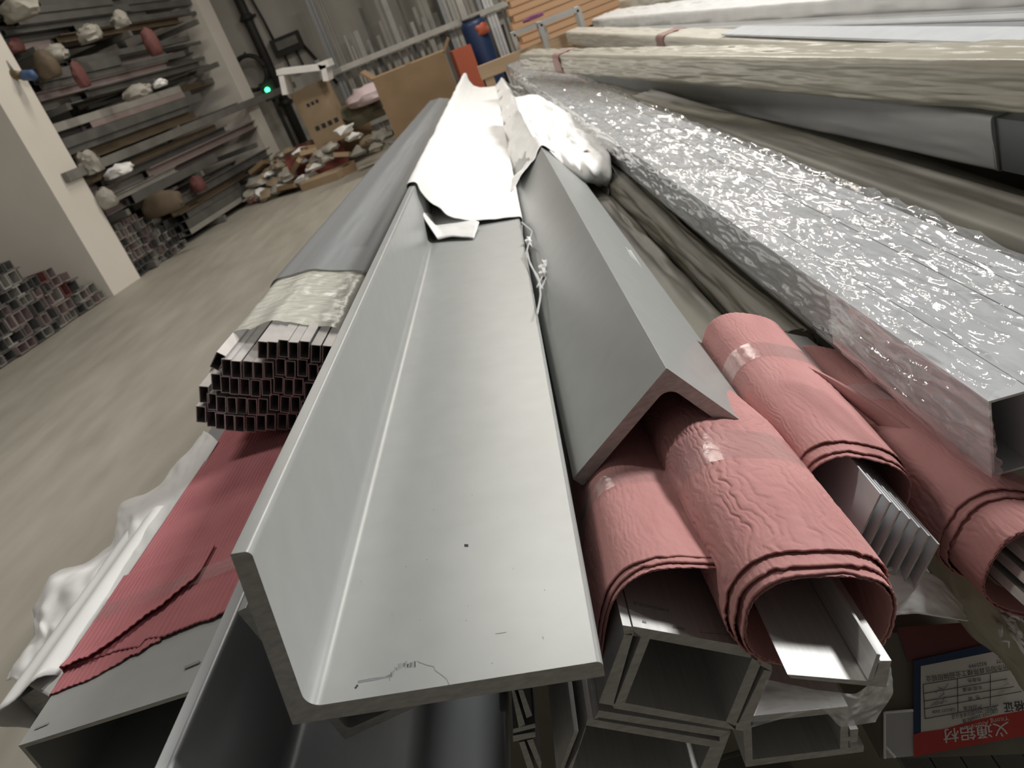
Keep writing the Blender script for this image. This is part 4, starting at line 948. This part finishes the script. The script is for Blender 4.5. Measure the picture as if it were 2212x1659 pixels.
pq = PY(1000, 125, 11.9); carton('carton', (pq[0], pq[1], (pq[2]+.13)/2), .13, .15, (pq[2]+.13)/2, .2, orangep, 'tall orange-red packet behind the big brown carton', cat='packet')
fb = PY(660, 165, 12.1); fbx = thing('foam_tray', 'white foam tray tipped on top of the tall tan carton', 'tray', fb)
for dx, dz, hx, hz, tl in ((0, .10, .30, .035, R(14)), (-.28, 0, .035, .12, R(14)), (.30, -.05, .035, .10, R(14)), (.33, .05, .07, .045, 0.)):
    MB().box(fb+A([dx, -.02, dz]), (hx, .22, hz), np.array(Matrix.Rotation(tl, 3, 'Y'))).build('rim', foam, fbx)
blob('plastic_bag', PY(795, 208, 12.4), .36, .25, .17, pinkbag, 'pale pink plastic bag on the litter heap', 'bag', 50, .3)
blob('plastic_bag', PY(770, 235, 12.6)-A([0, 0, .1]), .45, .3, .22, mat('dull_green_cloth', (.10, .115, .07), (.18, .15, .10), rough=.8, nscale=4), 'dull green and brown cloth under the pink bag', 'cloth', 51, .3)
rng = random.Random(8)
litter = []
for k in range(44):
    u = rng.uniform(540, 850); v = 440-(u-540)*.40-rng.uniform(0, 1)**1.4*80
    litter.append((u, v))
for k, (u, v) in enumerate(litter):
    base = 440-(u-540)*.38; up = max(0, base-v)
    y = 12.2-(u-540)*.004+up*.004; p = PY(u, v, y)-A([0, 0, .11 if k == 25 else 0]); r = rng.uniform(.07, .17)
    if k % 5 in (0, 1, 2, 3): blob('crumpled_film', p, r*1.4, r*1.1, r*.6, (bag, foam, brownw)[k % 3] if k % 4 else bag, ('dusty white', 'bright white', 'brown')[0 if not k % 4 else k % 3]+' crumpled sheet in the litter heap by the cartons', 'litter', 60+k, .62, 'crumpled sheets in the litter heap', 2)
    else:
        Rm = np.array(Matrix.Rotation(rng.uniform(-1, 1), 3, 'Z') @ Matrix.Rotation(rng.uniform(-.5, .5), 3, 'X') @ Matrix.Rotation(rng.uniform(-.5, .5), 3, 'Y'))
        o = MB().box(p, (r*1.3, r, .03), Rm).build('cardboard_scrap', (card_lt, card)[k % 2]); tag(o, ('tan', 'brown')[k % 2]+' cardboard scrap lying in the litter heap', 'cardboard', ('tan', 'brown')[k % 2]+' scraps in the litter heap')
for k, (u, v, r, m, lab) in enumerate(((700, 385, .30, card_lt, 'flattened tan carton at the front of the litter heap'), (640, 395, .26, brownw, 'flattened brown carton at the front of the litter heap'), (735, 370, .22, card, 'flattened orange-brown carton at the front of the litter heap'))):
    p = PZ(u, v, .06); Rm = np.array(Matrix.Rotation(.2*k-.3, 3, 'Z') @ Matrix.Rotation(.06, 3, 'X'))
    tag(MB().box(p, (r, .16, .05), Rm).build('flat_carton', m), lab, 'carton')
blob('red_rag', PZ(553, 425, .08), .16, .12, .12, crepe, 'torn pink-red paper lying before the loaded rack', 'paper', 90, .4)
# blue drum and black bin behind the big angle's far end
p = PY(1040, 105, 12.2); dr = thing('plastic_drum', 'dark blue drum with an orange rag beside the pale post', 'drum', (p[0], 12.3, 0))
MB().tube([(p[0], 12.3, 0), (p[0], 12.3, .25), (p[0], 12.3, .6), (p[0], 12.3, 1.14), (p[0], 12.3, 1.2)], [.16, .175, .17, .175, .15], 20).build('shell', bluep, dr, True)
MB().tube([(p[0], 12.3, 1.2), (p[0], 12.3, 1.24)], .13, 16).build('lid', iron, dr, True)
blob('orange_rag', PY(1040, 68, 12.2)+A([0, 0, .02]), .12, .10, .12, orangep, 'orange rag on top of the blue drum', 'rag', 91, .3)
p = PY(1078, 110, 12.75); tag(MB().tube([(p[0], 12.75, 0), (p[0], 12.75, 1.0)], [.15, .18], 16).build('bin', iron, None, True), 'black bin between the blue drum and the slim bars', 'bin')
# ---------------------------------------------------------------- plywood, trestles, far end
bd = 8.1
for k in range(9):
    zt = 1.36-.062*k; xl = PY(1100, 20, bd)[0]+.012*((k*7) % 5-2); xr = 2.9
    o = MB().box(((xl+xr)/2, bd+.35, zt), ((xr-xl)/2, .35, .028)).build('plywood_board', woodm); tag(o, 'orange plywood board in the tall stack beyond the pile', 'board', 'orange plywood boards in the stack')
for k in range(6):
    zt = 1.36-.062*9-.075*k-.01; o = MB().box((1.72, bd+.42, zt), (1.30, .30, .034)).build('timber_board', wood_dk); tag(o, 'dark timber board under the orange plywood stack', 'board', 'dark boards under the plywood')
for x in (.75, 2.6): tag(MB().box((x, bd+.42, .155), (.06, .28, .155)).build('timber_block', woodbeam), 'timber block carrying the plywood stack', 'timber', 'blocks under the plywood')
p, q = PY(1040, 147, 7.4), PY(1145, 98, 7.4)
tag(MB().box(((p[0]+q[0])/2+.2, 7.45, (p[2]+q[2])/2-.05), (.45, .05, .055)).build('timber_rail', woodbeam), 'pale timber rail lying across the far end of the pile', 'timber')
for x in (-.1, .7): tag(MB().box((x, 7.45, .40), (.04, .04, .40)).build('timber_post', woodbeam), 'timber post under the pale timber rail', 'timber', 'posts under the timber rail')
def trestle(p, w, h, d, label):
    t = thing('trestle', label, 'trestle', A(p)-A([0, 0, h])); x, y, zt = p
    for sx in (-1, 1):
        for sy in (-1, 1): MB().box((x+sx*w, y+sy*d, zt-h/2), (.018, .018, h/2)).build('leg', galv, t)
        MB().box((x+sx*w, y, zt), (.018, d, .018)).build('top_rail', galv, t)
    for sy in (-1, 1): MB().box((x, y+sy*d, zt), (w, .018, .018)).build('top_rail', galv, t)
    return t
p = PY(1205, 36, 7.3); trestle((p[0], 7.3, p[2]), .16, p[2]-.005, .12, 'small grey tube trestle nearer the torn cream bundle')
p = PY(1150, 62, 7.25); trestle((p[0]-.02, 7.65, p[2]), .13, p[2]-.005, .10, 'small grey tube trestle with a purple cloth on top')
blob('purple_cloth', PY(1165, 42, 7.6)+A([-.04, 0, .03]), .12, .06, .03, mat('purple_cloth', (.22, .07, .15), rough=.8), 'purple cloth on the tube trestle', 'cloth', 93, .3, None, 2)
foil = mat('crinkled_foil', (.30, .30, .30), (.6, .6, .6), rough=.25, metal=.8, nscale=30)
blob('foil_heap', PY(1400, 45, 7.2), .20, .16, .12, foil, 'heap of crinkled silver foil at the far end of the white bundles', 'foil', 94, .6, None, 4, 1, 5)
blob('foil_heap', PY(1350, 60, 7.2), .12, .12, .08, foil, 'small foil crumple beside the bigger foil heap', 'foil', 95, .6, None, 4, 1, 5)
p = PY(1410, 70, 7.2); tag(MB().box((p[0], 7.25, p[2]-.08), (.40, .25, .10)).build('timber_pallet', wood_dk), 'dark wooden pallet under the foil heaps', 'pallet')
tag(MB().box((p[0], 7.25, (p[2]-.18)/2), (.30, .2, (p[2]-.18)/2)).build('carton', card), 'brown carton under the dark pallet', 'carton')

# ---------------------------------------------------------------- twine between the two upper angles
tw_ = thing('film_twine', 'torn white film twine caught between the trough angle and the ridge angle', 'twine', PD(1165, 580, 1.3))
def s_pt(u, v): return PN(u, v, c1+db1*.2085+da1*.02, unit(db1*.3+da1))
for pts in ([(1127, 480), (1150, 500), (1138, 540), (1146, 575), (1165, 600), (1168, 640), (1160, 680)], [(1172, 490), (1190, 520), (1192, 560), (1175, 590), (1160, 620)], [(1135, 545), (1160, 600), (1172, 625)], [(1200, 553), (1180, 600), (1168, 625)]):
    MB().tube([s_pt(*p) for p in resample(pts, 16)], .0017, 6).build('strand', film_soft, tw_, True)
for (u, v), r in (((1142, 522), .010), ((1177, 580), .015), ((1174, 592), .011)):
    bm = bmesh.new(); bmesh.ops.create_icosphere(bm, subdivisions=2, radius=1); V = A([v_.co[:] for v_ in bm.verts]); F = [[q.index for q in f.verts] for f in bm.faces]; bm.free()
    V = V*(.55+.7*_h(np.arange(len(V)), np.arange(len(V))*3, 5))[:, None]*A([r*.7, r*1.3, r*1.1])+s_pt(u, v); mesh('tuft', V, F, foam, tw_)
